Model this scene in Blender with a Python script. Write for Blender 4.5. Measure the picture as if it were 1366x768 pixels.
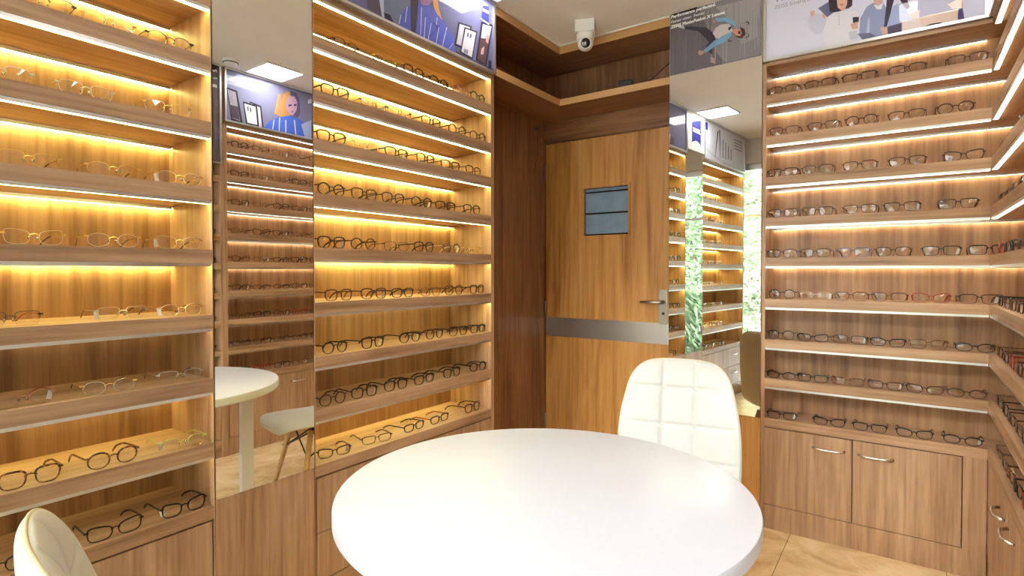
import bpy, bmesh, math, random
from mathutils import Vector, Matrix

# ------------------------------------------------------------------ scene, camera, world, light level
for _o in list(bpy.data.objects):
    bpy.data.objects.remove(_o, do_unlink=True)
SC = bpy.context.scene
COL = SC.collection
PI = math.pi
R = math.radians
random.seed(7)

SC.view_settings.view_transform = 'Standard'
SC.view_settings.look = 'None'
SC.view_settings.gamma = 1.0
SC.view_settings.exposure = 0.78
SC.view_settings.use_curve_mapping = False
SC.cycles.max_bounces = 10
SC.cycles.diffuse_bounces = 5
SC.cycles.glossy_bounces = 6
SC.cycles.transparent_max_bounces = 24
SC.cycles.sample_clamp_indirect = 6.0
SC.cycles.caustics_reflective = False
SC.cycles.caustics_refractive = False

cam_data = bpy.data.cameras.new('camera')
cam = bpy.data.objects.new('camera', cam_data)
COL.objects.link(cam)
cam.location = (1.778, 0.0, 1.28)
cam.rotation_euler = (R(90 - 0.886), 0.0, R(35.36))
cam_data.sensor_width = 36.0
cam_data.lens = 743.56 * 36.0 / 1366.0
cam_data.shift_y = -11.25 / 1366.0
cam_data.clip_start = 0.02
SC.camera = cam

world = bpy.data.worlds.new('world')
SC.world = world
world.use_nodes = True
_bg = world.node_tree.nodes['Background']
_bg.inputs['Color'].default_value = (0.90, 0.94, 1.0, 1)      # bright hazy daylight
_bg.inputs['Strength'].default_value = 18.0

LED_L = 14.0          # left wall strips
LED_B = 7.0          # right corner strips
PANEL = 12.0          # ceiling panels

# ------------------------------------------------------------------ key dimensions (metres)
CEIL = 2.68
YB = 2.979            # front of the back shelving
XR = 2.052            # front of the right wall shelving
DOOR_Y = 3.335
ZL = [2.102, 1.904, 1.702, 1.499, 1.304, 1.100, 0.899, 0.697, 0.498]   # underside of shelf fascias, left unit
ZR = [2.102, 1.903, 1.726, 1.526, 1.324, 1.121, 0.919, 0.721, 0.515]   # unit beside the door
ZB = [2.101, 1.901, 1.699, 1.500, 1.303, 1.100, 0.900, 0.706, 0.507]   # back and right units
FAS = 0.042           # fascia height

# ------------------------------------------------------------------ materials
MATS = {}
def srgb(r, g, b):
    f = lambda c: (c / 255 / 12.92) if c / 255 <= 0.04045 else ((c / 255 + 0.055) / 1.055) ** 2.4
    return (f(r), f(g), f(b), 1.0)

def new_mat(name):
    m = bpy.data.materials.new(name)
    m.use_nodes = True
    MATS[name] = m
    return m, m.node_tree.nodes, m.node_tree.links, m.node_tree.nodes['Principled BSDF']

def plain(name, col, rough=0.5, metal=0.0, coat=0.0, spec=0.5, noise=0.0, nscale=20.0):
    m, n, l, b = new_mat(name)
    b.inputs['Base Color'].default_value = col
    b.inputs['Roughness'].default_value = rough
    b.inputs['Metallic'].default_value = metal
    b.inputs['Coat Weight'].default_value = coat
    b.inputs['Coat Roughness'].default_value = 0.06
    b.inputs['Specular IOR Level'].default_value = spec
    if noise:
        g = n.new('ShaderNodeNewGeometry')
        t = n.new('ShaderNodeTexNoise'); t.inputs['Scale'].default_value = nscale; t.inputs['Detail'].default_value = 4
        l.new(g.outputs['Position'], t.inputs['Vector'])
        r = n.new('ShaderNodeValToRGB')
        r.color_ramp.elements[0].position = 0.3; r.color_ramp.elements[1].position = 0.7
        r.color_ramp.elements[0].color = tuple(c * (1 - noise) for c in col[:3]) + (1,)
        r.color_ramp.elements[1].color = tuple(min(1, c * (1 + noise * 0.5)) for c in col[:3]) + (1,)
        l.new(t.outputs['Fac'], r.inputs['Fac']); l.new(r.outputs['Color'], b.inputs['Base Color'])
    return m

def wood(name, dark, mid, light, axis='z', fine=55.0, coarse=9.0, rough=0.42, warp=0.6):
    """laminate with grain running along one axis"""
    m, n, l, b = new_mat(name)
    g = n.new('ShaderNodeNewGeometry')
    def mapped(s_across, s_along):
        mp = n.new('ShaderNodeMapping')
        sc = [s_across] * 3
        sc['xyz'.index(axis)] = s_along
        mp.inputs['Scale'].default_value = sc
        l.new(g.outputs['Position'], mp.inputs['Vector'])
        return mp
    a = n.new('ShaderNodeTexNoise'); a.inputs['Scale'].default_value = 1.0; a.inputs['Detail'].default_value = 5; a.inputs['Roughness'].default_value = 0.65; a.inputs['Distortion'].default_value = warp
    l.new(mapped(coarse, coarse * 0.10).outputs['Vector'], a.inputs['Vector'])
    c = n.new('ShaderNodeTexNoise'); c.inputs['Scale'].default_value = 1.0; c.inputs['Detail'].default_value = 3; c.inputs['Roughness'].default_value = 0.6
    l.new(mapped(fine, fine * 0.035).outputs['Vector'], c.inputs['Vector'])
    mx = n.new('ShaderNodeMix'); mx.data_type = 'FLOAT'; mx.inputs[0].default_value = 0.42
    l.new(a.outputs['Fac'], mx.inputs[2]); l.new(c.outputs['Fac'], mx.inputs[3])
    r = n.new('ShaderNodeValToRGB')
    e = r.color_ramp.elements
    e[0].position = 0.36; e[0].color = dark
    e[1].position = 0.63; e[1].color = light
    k = e.new(0.49); k.color = mid
    l.new(mx.outputs[0], r.inputs['Fac']); l.new(r.outputs['Color'], b.inputs['Base Color'])
    b.inputs['Roughness'].default_value = rough
    bp = n.new('ShaderNodeBump'); bp.inputs['Strength'].default_value = 0.06; bp.inputs['Distance'].default_value = 0.002
    l.new(c.outputs['Fac'], bp.inputs['Height']); l.new(bp.outputs['Normal'], b.inputs['Normal'])
    return m

def emit(name, col, strength):
    m, n, l, b = new_mat(name)
    b.inputs['Base Color'].default_value = (0.8, 0.8, 0.8, 1)
    b.inputs['Emission Color'].default_value = col
    b.inputs['Emission Strength'].default_value = strength
    return m

def thin_glass(name, tint=(1, 1, 1, 1), refl=0.10, rough=0.02):
    m, n, l, b = new_mat(name)
    out = n['Material Output']
    n.remove(b)
    t = n.new('ShaderNodeBsdfTransparent'); t.inputs['Color'].default_value = tint
    g = n.new('ShaderNodeBsdfGlossy'); g.inputs['Roughness'].default_value = rough
    lw = n.new('ShaderNodeFresnel'); lw.inputs['IOR'].default_value = 1.5
    ad = n.new('ShaderNodeMath'); ad.operation = 'ADD'; ad.inputs[1].default_value = refl - 0.04; ad.use_clamp = True
    l.new(lw.outputs[0], ad.inputs[0])
    mx = n.new('ShaderNodeMixShader')
    l.new(ad.outputs[0], mx.inputs[0]); l.new(t.outputs[0], mx.inputs[1]); l.new(g.outputs[0], mx.inputs[2])
    l.new(mx.outputs[0], out.inputs['Surface'])
    return m

def printed(name, emission=0.0):
    """flat print: colour comes from the mesh's own colour attribute, under a clear acrylic face"""
    m, n, l, b = new_mat(name)
    a = n.new('ShaderNodeAttribute'); a.attribute_name = 'ink'
    l.new(a.outputs['Color'], b.inputs['Base Color'])
    b.inputs['Roughness'].default_value = 0.6
    b.inputs['Specular IOR Level'].default_value = 0.1
    b.inputs['Coat Weight'].default_value = 0.55
    b.inputs['Coat Roughness'].default_value = 0.02
    if emission:
        l.new(a.outputs['Color'], b.inputs['Emission Color'])
        b.inputs['Emission Strength'].default_value = emission
    return m

W_D, W_M, W_L = (0.230, 0.114, 0.052, 1), (0.385, 0.216, 0.112, 1), (0.515, 0.320, 0.182, 1)
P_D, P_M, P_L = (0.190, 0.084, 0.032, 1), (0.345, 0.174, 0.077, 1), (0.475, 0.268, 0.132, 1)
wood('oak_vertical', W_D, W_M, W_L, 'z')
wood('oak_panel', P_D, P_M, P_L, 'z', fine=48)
wood('oak_along_y', W_D, W_M, W_L, 'y')
wood('oak_along_x', W_D, W_M, W_L, 'x')
wood('walnut_vertical', (0.125, 0.050, 0.020, 1), (0.225, 0.096, 0.040, 1), (0.32, 0.150, 0.066, 1), 'z')
wood('walnut_along_y', (0.125, 0.050, 0.020, 1), (0.225, 0.096, 0.040, 1), (0.32, 0.150, 0.066, 1), 'y')
wood('walnut_along_x', (0.125, 0.050, 0.020, 1), (0.225, 0.096, 0.040, 1), (0.32, 0.150, 0.066, 1), 'x')
wood('door_veneer', (0.29, 0.105, 0.022, 1), (0.46, 0.205, 0.050, 1), (0.57, 0.285, 0.085, 1), 'z', fine=38, coarse=6, warp=1.6)
plain('edge_band', (0.50, 0.27, 0.10, 1), 0.45)
plain('gap_dark', (0.012, 0.008, 0.006, 1), 0.9)
plain('ceiling_paint', srgb(245, 241, 234), 0.9, noise=0.03, nscale=3)
plain('wall_paint', srgb(225, 222, 215), 0.9)
plain('white_plastic', srgb(235, 233, 228), 0.35)
plain('white_laminate', srgb(208, 206, 214), 0.30, noise=0.015, nscale=4)
plain('leatherette', srgb(194, 190, 184), 0.48, noise=0.05, nscale=7)
plain('piping', srgb(204, 184, 152), 0.5)
plain('beech', (0.56, 0.33, 0.15, 1), 0.45, noise=0.2, nscale=30)
plain('black_metal', (0.012, 0.012, 0.013, 1), 0.4, metal=0.6)
plain('black_plastic', (0.012, 0.012, 0.014, 1), 0.35)
plain('chrome', (0.75, 0.75, 0.74, 1), 0.18, metal=1.0)
plain('brushed_steel', (0.52, 0.49, 0.46, 1), 0.36, metal=1.0)
plain('aged_steel', (0.30, 0.27, 0.24, 1), 0.40, metal=1.0)
plain('aluminium', (0.78, 0.77, 0.76, 1), 0.32, metal=1.0)
plain('mirror_silver', (0.93, 0.945, 0.93, 1), 0.0, metal=1.0)
plain('mirror_edge', (0.10, 0.16, 0.13, 1), 0.2)
plain('louvre_blue', srgb(118, 138, 162), 0.55, noise=0.15, nscale=14)
plain('cable_red', (0.25, 0.02, 0.015, 1), 0.5)
plain('cable_dark', (0.05, 0.02, 0.015, 1), 0.5)
plain('lens_black', (0.004, 0.004, 0.008, 1), 0.05, coat=1.0)
plain('paper_tag', srgb(240, 236, 228), 0.8)
plain('concrete', srgb(214, 211, 205), 0.9, noise=0.2, nscale=5)
plain('bark', (0.12, 0.085, 0.06, 1), 0.9, noise=0.4, nscale=20)
plain('leaf_green', (0.13, 0.20, 0.09, 1), 0.55, noise=0.6, nscale=4)
plain('leaf_pale', (0.26, 0.34, 0.19, 1), 0.55, noise=0.6, nscale=4)
plain('facade_paint', srgb(206, 206, 204), 0.9)
plain('facade_glass', srgb(70, 84, 96), 0.1)
thin_glass('lens_glass', (0.97, 0.96, 0.94, 1), 0.075)
thin_glass('window_glass', (0.96, 0.98, 0.97, 1), 0.05)
thin_glass('clear_rim', (0.80, 0.78, 0.74, 1), 0.30, 0.15)
printed('poster_print')
printed('lightbox_print', 0.35)
emit('panel_light', (1.0, 0.965, 0.92, 1), PANEL)
emit('led_warm', (1.0, 0.945, 0.33, 1), LED_L)
emit('led_warm_rear', (1.0, 0.945, 0.33, 1), LED_L * 1.7)
emit('led_soft_rear', (1.0, 0.89, 0.66, 1), LED_B * 1.0)
emit('led_warm_dim', (1.0, 0.90, 0.42, 1), LED_L * 0.30)
emit('led_soft', (1.0, 0.89, 0.66, 1), LED_B)
emit('led_soft_dim', (1.0, 0.89, 0.70, 1), LED_B * 0.25)

def tile_stone():
    m, n, l, b = new_mat('beige_marble')
    g = n.new('ShaderNodeNewGeometry')
    t = n.new('ShaderNodeTexNoise'); t.inputs['Scale'].default_value = 3.2; t.inputs['Detail'].default_value = 8; t.inputs['Roughness'].default_value = 0.65; t.inputs['Distortion'].default_value = 1.6
    l.new(g.outputs['Position'], t.inputs['Vector'])
    r = n.new('ShaderNodeValToRGB')
    e = r.color_ramp.elements
    e[0].position = 0.30; e[0].color = srgb(196, 160, 112)
    e[1].position = 0.70; e[1].color = srgb(238, 214, 172)
    k = e.new(0.5); k.color = srgb(224, 192, 146)
    l.new(t.outputs['Fac'], r.inputs['Fac']); l.new(r.outputs['Color'], b.inputs['Base Color'])
    b.inputs['Roughness'].default_value = 0.22
    return m
tile_stone()

def tortoise():
    m, n, l, b = new_mat('tortoise_acetate')
    tc = n.new('ShaderNodeTexCoord')
    t = n.new('ShaderNodeTexNoise'); t.inputs['Scale'].default_value = 120; t.inputs['Detail'].default_value = 3
    l.new(tc.outputs['Object'], t.inputs['Vector'])
    r = n.new('ShaderNodeValToRGB')
    r.color_ramp.elements[0].position = 0.42; r.color_ramp.elements[0].color = (0.03, 0.008, 0.004, 1)
    r.color_ramp.elements[1].position = 0.60; r.color_ramp.elements[1].color = (0.28, 0.10, 0.03, 1)
    l.new(t.outputs['Fac'], r.inputs['Fac']); l.new(r.outputs['Color'], b.inputs['Base Color'])
    b.inputs['Roughness'].default_value = 0.2
tortoise()
for nm, c, mt in [('black', (0.010, 0.009, 0.009, 1), 0), ('brown', (0.055, 0.022, 0.013, 1), 0), ('red', (0.30, 0.025, 0.015, 1), 0),
                  ('blue', (0.045, 0.06, 0.22, 1), 0), ('pink', (0.42, 0.17, 0.13, 1), 0), ('green', (0.45, 0.50, 0.12, 1), 0), ('teal', (0.02, 0.05, 0.055, 1), 0),
                  ('gold', (0.72, 0.48, 0.16, 1), 1), ('silver', (0.62, 0.60, 0.56, 1), 1), ('gunmetal', (0.06, 0.05, 0.045, 1), 0.8), ('yellow', (0.55, 0.40, 0.04, 1), 0)]:
    plain('frame_' + nm, c, 0.30, metal=mt, spec=0.5 if mt else 0.25)
plain('lens_edge', (0.72, 0.62, 0.44, 1), 0.25)
MATS['frame_tortoise'] = MATS['tortoise_acetate']
MATS['frame_clear'] = MATS['clear_rim']

# ------------------------------------------------------------------ mesh helpers
def box(bm, x0, x1, y0, y1, z0, z1):
    v = [bm.verts.new(p) for p in ((x0, y0, z0), (x1, y0, z0), (x1, y1, z0), (x0, y1, z0), (x0, y0, z1), (x1, y0, z1), (x1, y1, z1), (x0, y1, z1))]
    return [bm.faces.new([v[i] for i in f]) for f in ((0, 3, 2, 1), (4, 5, 6, 7), (0, 1, 5, 4), (1, 2, 6, 5), (2, 3, 7, 6), (3, 0, 4, 7))]

def prism(bm, pts, z0, z1):
    a = [bm.verts.new((x, y, z0)) for x, y in pts]
    b = [bm.verts.new((x, y, z1)) for x, y in pts]
    n = len(pts)
    bm.faces.new(a[::-1]); bm.faces.new(b)
    for i in range(n):
        j = (i + 1) % n
        bm.faces.new((a[i], a[j], b[j], b[i]))

def tube(bm, pts, r, seg=8, closed=False, caps=True):
    """round tube along a polyline; r is a number or one per point"""
    pts = [Vector(p) for p in pts]
    n = len(pts)
    rs = r if isinstance(r, (list, tuple)) else [r] * n
    rings = []
    prev = None
    for i, p in enumerate(pts):
        if closed:
            d = pts[(i + 1) % n] - pts[i - 1]
        else:
            d = pts[min(i + 1, n - 1)] - pts[max(i - 1, 0)]
        d.normalize()
        if prev is None:
            u = d.orthogonal().normalized()
        else:
            u = (prev - d * prev.dot(d))
            u = u.normalized() if u.length > 1e-6 else d.orthogonal().normalized()
        prev = u
        w = d.cross(u)
        rings.append([bm.verts.new(p + (u * math.cos(2 * PI * k / seg) + w * math.sin(2 * PI * k / seg)) * rs[i]) for k in range(seg)])
    last = n if closed else n - 1
    for i in range(last):
        a, b = rings[i], rings[(i + 1) % n]
        for k in range(seg):
            bm.faces.new((a[k], a[(k + 1) % seg], b[(k + 1) % seg], b[k]))
    if caps and not closed:
        bm.faces.new(rings[0][::-1]); bm.faces.new(rings[-1])
    return rings

def lathe(bm, prof, seg=48, c=(0, 0, 0)):
    rings = []
    for r, z in prof:
        if r < 1e-6:
            rings.append([bm.verts.new((c[0], c[1], c[2] + z))])
        else:
            rings.append([bm.verts.new((c[0] + r * math.cos(2 * PI * k / seg), c[1] + r * math.sin(2 * PI * k / seg), c[2] + z)) for k in range(seg)])
    for a, b in zip(rings, rings[1:]):
        if len(a) == 1 and len(b) == 1:
            continue
        for k in range(seg):
            j = (k + 1) % seg
            if len(a) == 1:
                bm.faces.new((a[0], b[j], b[k]))
            elif len(b) == 1:
                bm.faces.new((a[k], a[j], b[0]))
            else:
                bm.faces.new((a[k], a[j], b[j], b[k]))

def to_mesh(name, bm, mats, smooth=False, bevel=0.0):
    if bevel:
        bmesh.ops.bevel(bm, geom=list(bm.edges), offset=bevel, segments=2, affect='EDGES', profile=0.5)
    bmesh.ops.recalc_face_normals(bm, faces=list(bm.faces))
    me = bpy.data.meshes.new(name)
    bm.to_mesh(me); bm.free()
    for m in (mats if isinstance(mats, (list, tuple)) else [mats]):
        me.materials.append(MATS[m])
    if smooth:
        for p in me.polygons:
            p.use_smooth = True
    return me

def link(name, me, parent=None):
    o = bpy.data.objects.new(name, me)
    COL.objects.link(o)
    if parent:
        o.parent = parent
    return o

def obj(name, bm, mat, parent=None, smooth=False, bevel=0.0):
    return link(name, to_mesh(name, bm, mat, smooth, bevel), parent)

def bx(name, dims, mat, parent=None, bevel=0.0):
    bm = bmesh.new(); box(bm, *dims)
    return obj(name, bm, mat, parent, bevel=bevel)

def tag(o, label, cat, group=None):
    o['label'] = label; o['category'] = cat
    if group:
        o['group'] = group
    return o

def thing(name, label, cat, loc=(0, 0, 0), rz=0.0, group=None):
    o = bpy.data.objects.new(name, None)
    COL.objects.link(o)
    o.empty_display_size = 0.05
    o.location = loc; o.rotation_euler = (0, 0, rz)
    return tag(o, label, cat, group)

def structure(o):
    o['kind'] = 'structure'
    return o

def smooth_by_angle(me, ang=35):
    for p in me.polygons:
        p.use_smooth = True
    try:
        me.set_sharp_from_angle(angle=R(ang))
    except Exception:
        pass

# ================================================================== THE SETTING
# floor: slab with separate marble tiles
floor = structure(bx('floor', (-0.32, 2.46, -0.34, 3.46, -0.08, -0.006), 'gap_dark'))
T = 0.60
tx0, ty0 = 1.324 - 3 * T, 2.35 - 5 * T
for i in range(-1, 6):
    for j in range(0, 8):
        x0, x1 = max(-0.32, tx0 + i * T), min(2.46, tx0 + (i + 1) * T)
        y0, y1 = max(-0.34, ty0 + j * T), min(3.46, ty0 + (j + 1) * T)
        if x1 - x0 < 0.02 or y1 - y0 < 0.02:
            continue
        bx('tile', (x0 + 0.0012, x1 - 0.0012, y0 + 0.0012, y1 - 0.0012, -0.010, 0.0), 'beige_marble', floor)

structure(bx('ceiling', (-0.42, 2.46, -0.24, 3.46, CEIL, CEIL + 0.12), 'ceiling_paint'))
structure(bx('wall_left', (-0.44, -0.32, -0.34, 3.46, -0.05, CEIL), 'wall_paint'))
structure(bx('wall_back', (-0.44, 2.46, 3.40, 3.52, -0.05, CEIL), 'wall_paint'))
structure(bx('wall_right', (2.34, 2.46, -0.34, 3.40, -0.05, CEIL), 'wall_paint'))
# thin painted cornice bead where the ceiling meets the door recess
structure(bx('trim_1', (0.0, 0.006, 2.344, 3.014, CEIL - 0.008, CEIL - 0.0005), 'white_plastic'))
structure(bx('trim_2', (0.007, 0.700, 3.010, 3.016, CEIL - 0.008, CEIL - 0.0005), 'white_plastic'))

# shop front behind the camera: beam, posts, panes
beam = structure(bx('trim_3', (-0.32, 2.34, -0.34, -0.24, 2.42, CEIL + 0.1), 'facade_paint'))
for k, x in enumerate((-0.31, 0.36, 1.04, 1.72, 2.29)):
    structure(bx('trim_%d' % (4 + k), (x, x + 0.04, -0.325, -0.285, 0.0, 2.42), 'aluminium'))
win = [(-0.27, 0.36), (0.40, 1.04), (1.08, 1.72), (1.76, 2.29)]
for k, (a, b) in enumerate(win):
    w = structure(bx('window_%d' % (k + 1), (a, b, -0.308, -0.302, 0.05, 2.36), 'window_glass'))
    bx('window_rail', (a, b, -0.322, -0.288, 0.0, 0.05), 'aluminium', w)
    bx('window_rail', (a, b, -0.322, -0.288, 2.36, 2.42), 'aluminium', w)
    bx('window_rail', (a, b, -0.318, -0.292, 1.86, 1.88), 'aluminium', w)

# door recess: side lining, header, over-door boards
structure(bx('wall_recess_side', (-0.318, -0.305, 2.344, 3.40, 0.0, CEIL), 'walnut_vertical'))
structure(bx('wall_recess_back', (-0.305, 0.703, 3.345, 3.40, 2.165, CEIL), 'walnut_along_x'))
structure(bx('wall_recess_back_lining', (-0.305, 0.703, 3.337, 3.345, 2.352, 2.626), 'walnut_vertical'))
structure(bx('trim_9', (-0.305, 0.703, 3.325, 3.345, 2.168, 2.308), 'walnut_along_x'))
structure(bx('trim_10', (0.640, 0.703, 3.325, 3.40, 0.0, 2.165), 'walnut_vertical'))

oh = thing('overhead_shelf', 'L-shaped open wooden shelf running above the door to the left unit', 'shelf', (0, 3.02, 2.309))
def at(o, name, dims, mat, bevel=0):
    x, y, z = o.location
    return bx(name, (dims[0] - x, dims[1] - x, dims[2] - y, dims[3] - y, dims[4] - z, dims[5] - z), mat, o, bevel)
at(oh, 'board', (-0.305, -0.004, 2.346, 3.336, 2.309, 2.348), 'walnut_along_y')
at(oh, 'board', (-0.004, 0.700, 3.024, 3.336, 2.309, 2.348), 'walnut_along_x')
at(oh, 'edge_band', (-0.004, 0.0, 2.346, 3.020, 2.309, 2.348), 'edge_band')
at(oh, 'edge_band', (-0.004, 0.700, 3.020, 3.024, 2.309, 2.348), 'edge_band')
so = thing('soffit_panel', 'wooden soffit with light edge closing the top of the over-door shelf', 'panel', (0, 3.02, 2.628))
at(so, 'board', (-0.305, -0.004, 2.346, 3.336, 2.628, CEIL - 0.001), 'walnut_along_y')
at(so, 'board', (-0.004, 0.700, 3.024, 3.336, 2.628, CEIL - 0.001), 'walnut_along_x')
at(so, 'edge_band', (-0.004, 0.0, 2.346, 3.020, 2.628, CEIL - 0.001), 'edge_band')
at(so, 'edge_band', (-0.004, 0.700, 3.020, 3.024, 2.628, CEIL - 0.001), 'edge_band')

# ------------------------------------------------------------------ door
door = structure(thing('door_1', 'warm veneered flush door with small blue window and steel kick band', 'door', (-0.295, DOOR_Y, 0)))
def dp(name, x0, x1, y0, y1, z0, z1, mat, parent=door, bevel=0.0):
    px = -0.295 if parent is not None else 0
    return bx(name, (x0 - px, x1 - px, y0 - DOOR_Y, y1 - DOOR_Y, z0, z1), mat, parent, bevel)
bm = bmesh.new()
wx0, wx1, wz0, wz1 = -0.002, 0.330, 1.508, 1.836
for d in ((-0.295, wx0, 0.008, 2.160), (wx1, 0.636, 0.008, 2.160), (wx0, wx1, 0.008, wz0), (wx0, wx1, wz1, 2.160)):
    box(bm, d[0] + 0.295, d[1] + 0.295, 0.0, 0.045, d[2], d[3])
bmesh.ops.remove_doubles(bm, verts=list(bm.verts), dist=1e-5)
obj('leaf', bm, 'door_veneer', door)
fr = bmesh.new()
for d in ((wx0 - 0.006, wx0 + 0.008, wz0 - 0.006, wz1 + 0.006), (wx1 - 0.008, wx1 + 0.006, wz0 - 0.006, wz1 + 0.006), (wx0 + 0.008, wx1 - 0.008, wz0 - 0.006, wz0 + 0.008), (wx0 + 0.008, wx1 - 0.008, wz1 - 0.008, wz1 + 0.006)):
    box(fr, d[0] + 0.295, d[1] + 0.295, -0.006, 0.012, d[2], d[3])
obj('window_bead', fr, 'door_veneer', door)
bxp = lambda name, x0, x1, y0, y1, z0, z1, mat, par: bx(name, (x0 + 0.295, x1 + 0.295, y0, y1, z0, z1), mat, par)
vent = bxp('window_pane', wx0 + 0.001, wx1 - 0.001, 0.030, 0.040, wz0 + 0.001, wz1 - 0.001, 'gap_dark', door)
h = (wz1 - wz0 - 0.045) / 2
bxp('louvre', wx0 + 0.010, wx1 - 0.010, 0.018, 0.029, wz0 + 0.018, wz0 + 0.018 + h - 0.012, 'louvre_blue', vent)
bxp('louvre', wx0 + 0.010, wx1 - 0.010, 0.018, 0.029, wz0 + 0.018 + h, wz0 + 0.018 + 2 * h - 0.012, 'louvre_blue', vent)
bxp('louvre', wx0 + 0.010, wx1 - 0.010, 0.018, 0.029, wz0 + 0.018 + 2 * h, wz1 - 0.010, 'louvre_blue', vent)
bxp('kick_band', -0.293, 0.634, -0.0025, 0.0, 0.828, 0.958, 'brushed_steel', door)
lp = bxp('lock_plate', 0.530, 0.582, -0.006, 0.0, 0.950, 1.164, 'aged_steel', door)
bm = bmesh.new()
tube(bm, [(0.856, -0.004, 1.088), (0.856, -0.046, 1.088), (0.845, -0.056, 1.088), (0.80, -0.058, 1.088), (0.722, -0.056, 1.088)], [0.010, 0.009, 0.009, 0.0085, 0.0075], 10)
obj('lever_handle', bm, 'brushed_steel', lp, smooth=True)
bm = bmesh.new(); lathe(bm, [(0, 0), (0.009, 0), (0.009, 0.004), (0, 0.004)], 16)
o = obj('key_cylinder', bm, 'black_metal', lp); o.rotation_euler = (R(90), 0, 0); o.location = (0.851, -0.006, 1.018)
for z in (1.955, 1.01, 0.22):
    bm = bmesh.new(); tube(bm, [(0.001, -0.008, z - 0.06), (0.001, -0.008, z + 0.06)], 0.006, 10)
    obj('hinge', bm, 'aged_steel', door, smooth=True)

tag(bx('door_sign', (-0.305, -0.303, 3.205, 3.250, 2.238, 2.270), 'aged_steel'), 'tiny grey metal label on the dark panel beside the door', 'sign')

# ------------------------------------------------------------------ display units
def strip_mesh(axis, a, b, front, depth, z, mats, down=0.010):
    """aluminium LED channel: body plus glowing diffuser on the lower face"""
    bm = bmesh.new()
    lo, hi = sorted((front, front + depth))
    sg = 1 if depth > 0 else -1
    lip = sorted((front, front + sg * 0.002))                 # front lip hides the diffuser from above
    rest = sorted((front + sg * 0.002, front + depth))
    if axis == 'y':
        box(bm, rest[0], rest[1], a, b, z - down * 0.5, z)
        box(bm, lip[0], lip[1], a, b, z - down, z)
        f2 = box(bm, rest[0] + 0.0005, rest[1] - 0.0005, a + 0.001, b - 0.001, z - down * 0.92, z - down * 0.5)
    else:
        box(bm, a, b, rest[0], rest[1], z - down * 0.5, z)
        box(bm, a, b, lip[0], lip[1], z - down, z)
        f2 = box(bm, a + 0.001, b - 0.001, rest[0] + 0.0005, rest[1] - 0.0005, z - down * 0.92, z - down * 0.5)
    for f in f2:
        f.material_index = 1
    bmesh.ops.recalc_face_normals(bm, faces=list(bm.faces))
    me = bpy.data.meshes.new('led_strip'); bm.to_mesh(me); bm.free()
    for m in mats:
        me.materials.append(MATS[m])
    return me

def wall_unit(name, label, axis, a, b, front, inward, depth, zs, led, dims_on, rear_on, top_front=True, side_t=0.022, closed=(True, True), group=None):
    """Open display unit. axis: the direction it runs along; front: coordinate of its front plane; inward: sign pointing into the wall."""
    base = (front, a, 0) if axis == 'y' else (a, front, 0)
    u = thing(name, label, 'shelving unit', base, 0, group)
    def place(nm, r0, r1, d0, d1, z0, z1, mat, parent=u, bevel=0.0):
        f0, f1 = sorted((inward * d0, inward * d1))
        r0, r1 = r0 - a, r1 - a
        dims = (f0, f1, r0, r1, z0, z1) if axis == 'y' else (r0, r1, f0, f1, z0, z1)
        return bx(nm, dims, mat, parent, bevel)
    ta, tb = side_t if isinstance(side_t, tuple) else (side_t, side_t)
    along = 'oak_along_' + axis
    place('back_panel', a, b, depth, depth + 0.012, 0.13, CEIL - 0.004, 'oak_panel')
    if closed[0]:
        place('side_panel', a, a + ta, 0.0, depth, 0.0, 2.300, 'oak_vertical')
    if closed[1]:
        place('side_panel', b - tb, b, 0.0, depth, 0.0, 2.300, 'oak_vertical')
    ia, ib = a + (ta if closed[0] else 0), b - (tb if closed[1] else 0)
    top = place('top_board', ia, ib, 0.0, depth, 2.286, 2.304, along)
    def strip(par, z, front_d, deep, mat):
        me = strip_mesh(axis, ia - a + 0.002, ib - a - 0.002, inward * front_d, inward * deep, z, ('aluminium', mat))
        return link('led_strip', me, par)
    strip(top, 2.286, depth - 0.020, 0.016, led + '_rear')
    if top_front:
        strip(top, 2.286, 0.004, 0.020, led)
    for i, z in enumerate(zs):
        s = place('shelf', ia, ib, 0.0, depth, z, z + FAS, along)
        if i == len(zs) - 1:
            continue
        strip(s, z, 0.0015, 0.022 if led == 'led_warm' else 0.018, led if dims_on[i] else led + '_dim')
        strip(s, z, depth - 0.020, 0.016, led + '_rear' if rear_on[i] else led + '_dim')
    return u, place

def handle(parent, axis, r, front, inward, z, length=0.130):
    """chrome bow handle in the unit's local frame"""
    bm = bmesh.new()
    pts = []
    for t in range(9):
        s = -1 + t / 4.0
        out = 0.026 * (1 - abs(s) ** 6) + 0.003
        q = -inward * out
        p = (front + q, r + s * length / 2, z) if axis == 'y' else (r + s * length / 2, front + q, z)
        pts.append(p)
    tube(bm, pts, [0.006, 0.0055, 0.005, 0.0045, 0.0045, 0.0045, 0.005, 0.0055, 0.006], 8)
    return obj('handle', bm, 'chrome', parent, smooth=True)

ON = [True] * 9
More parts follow.
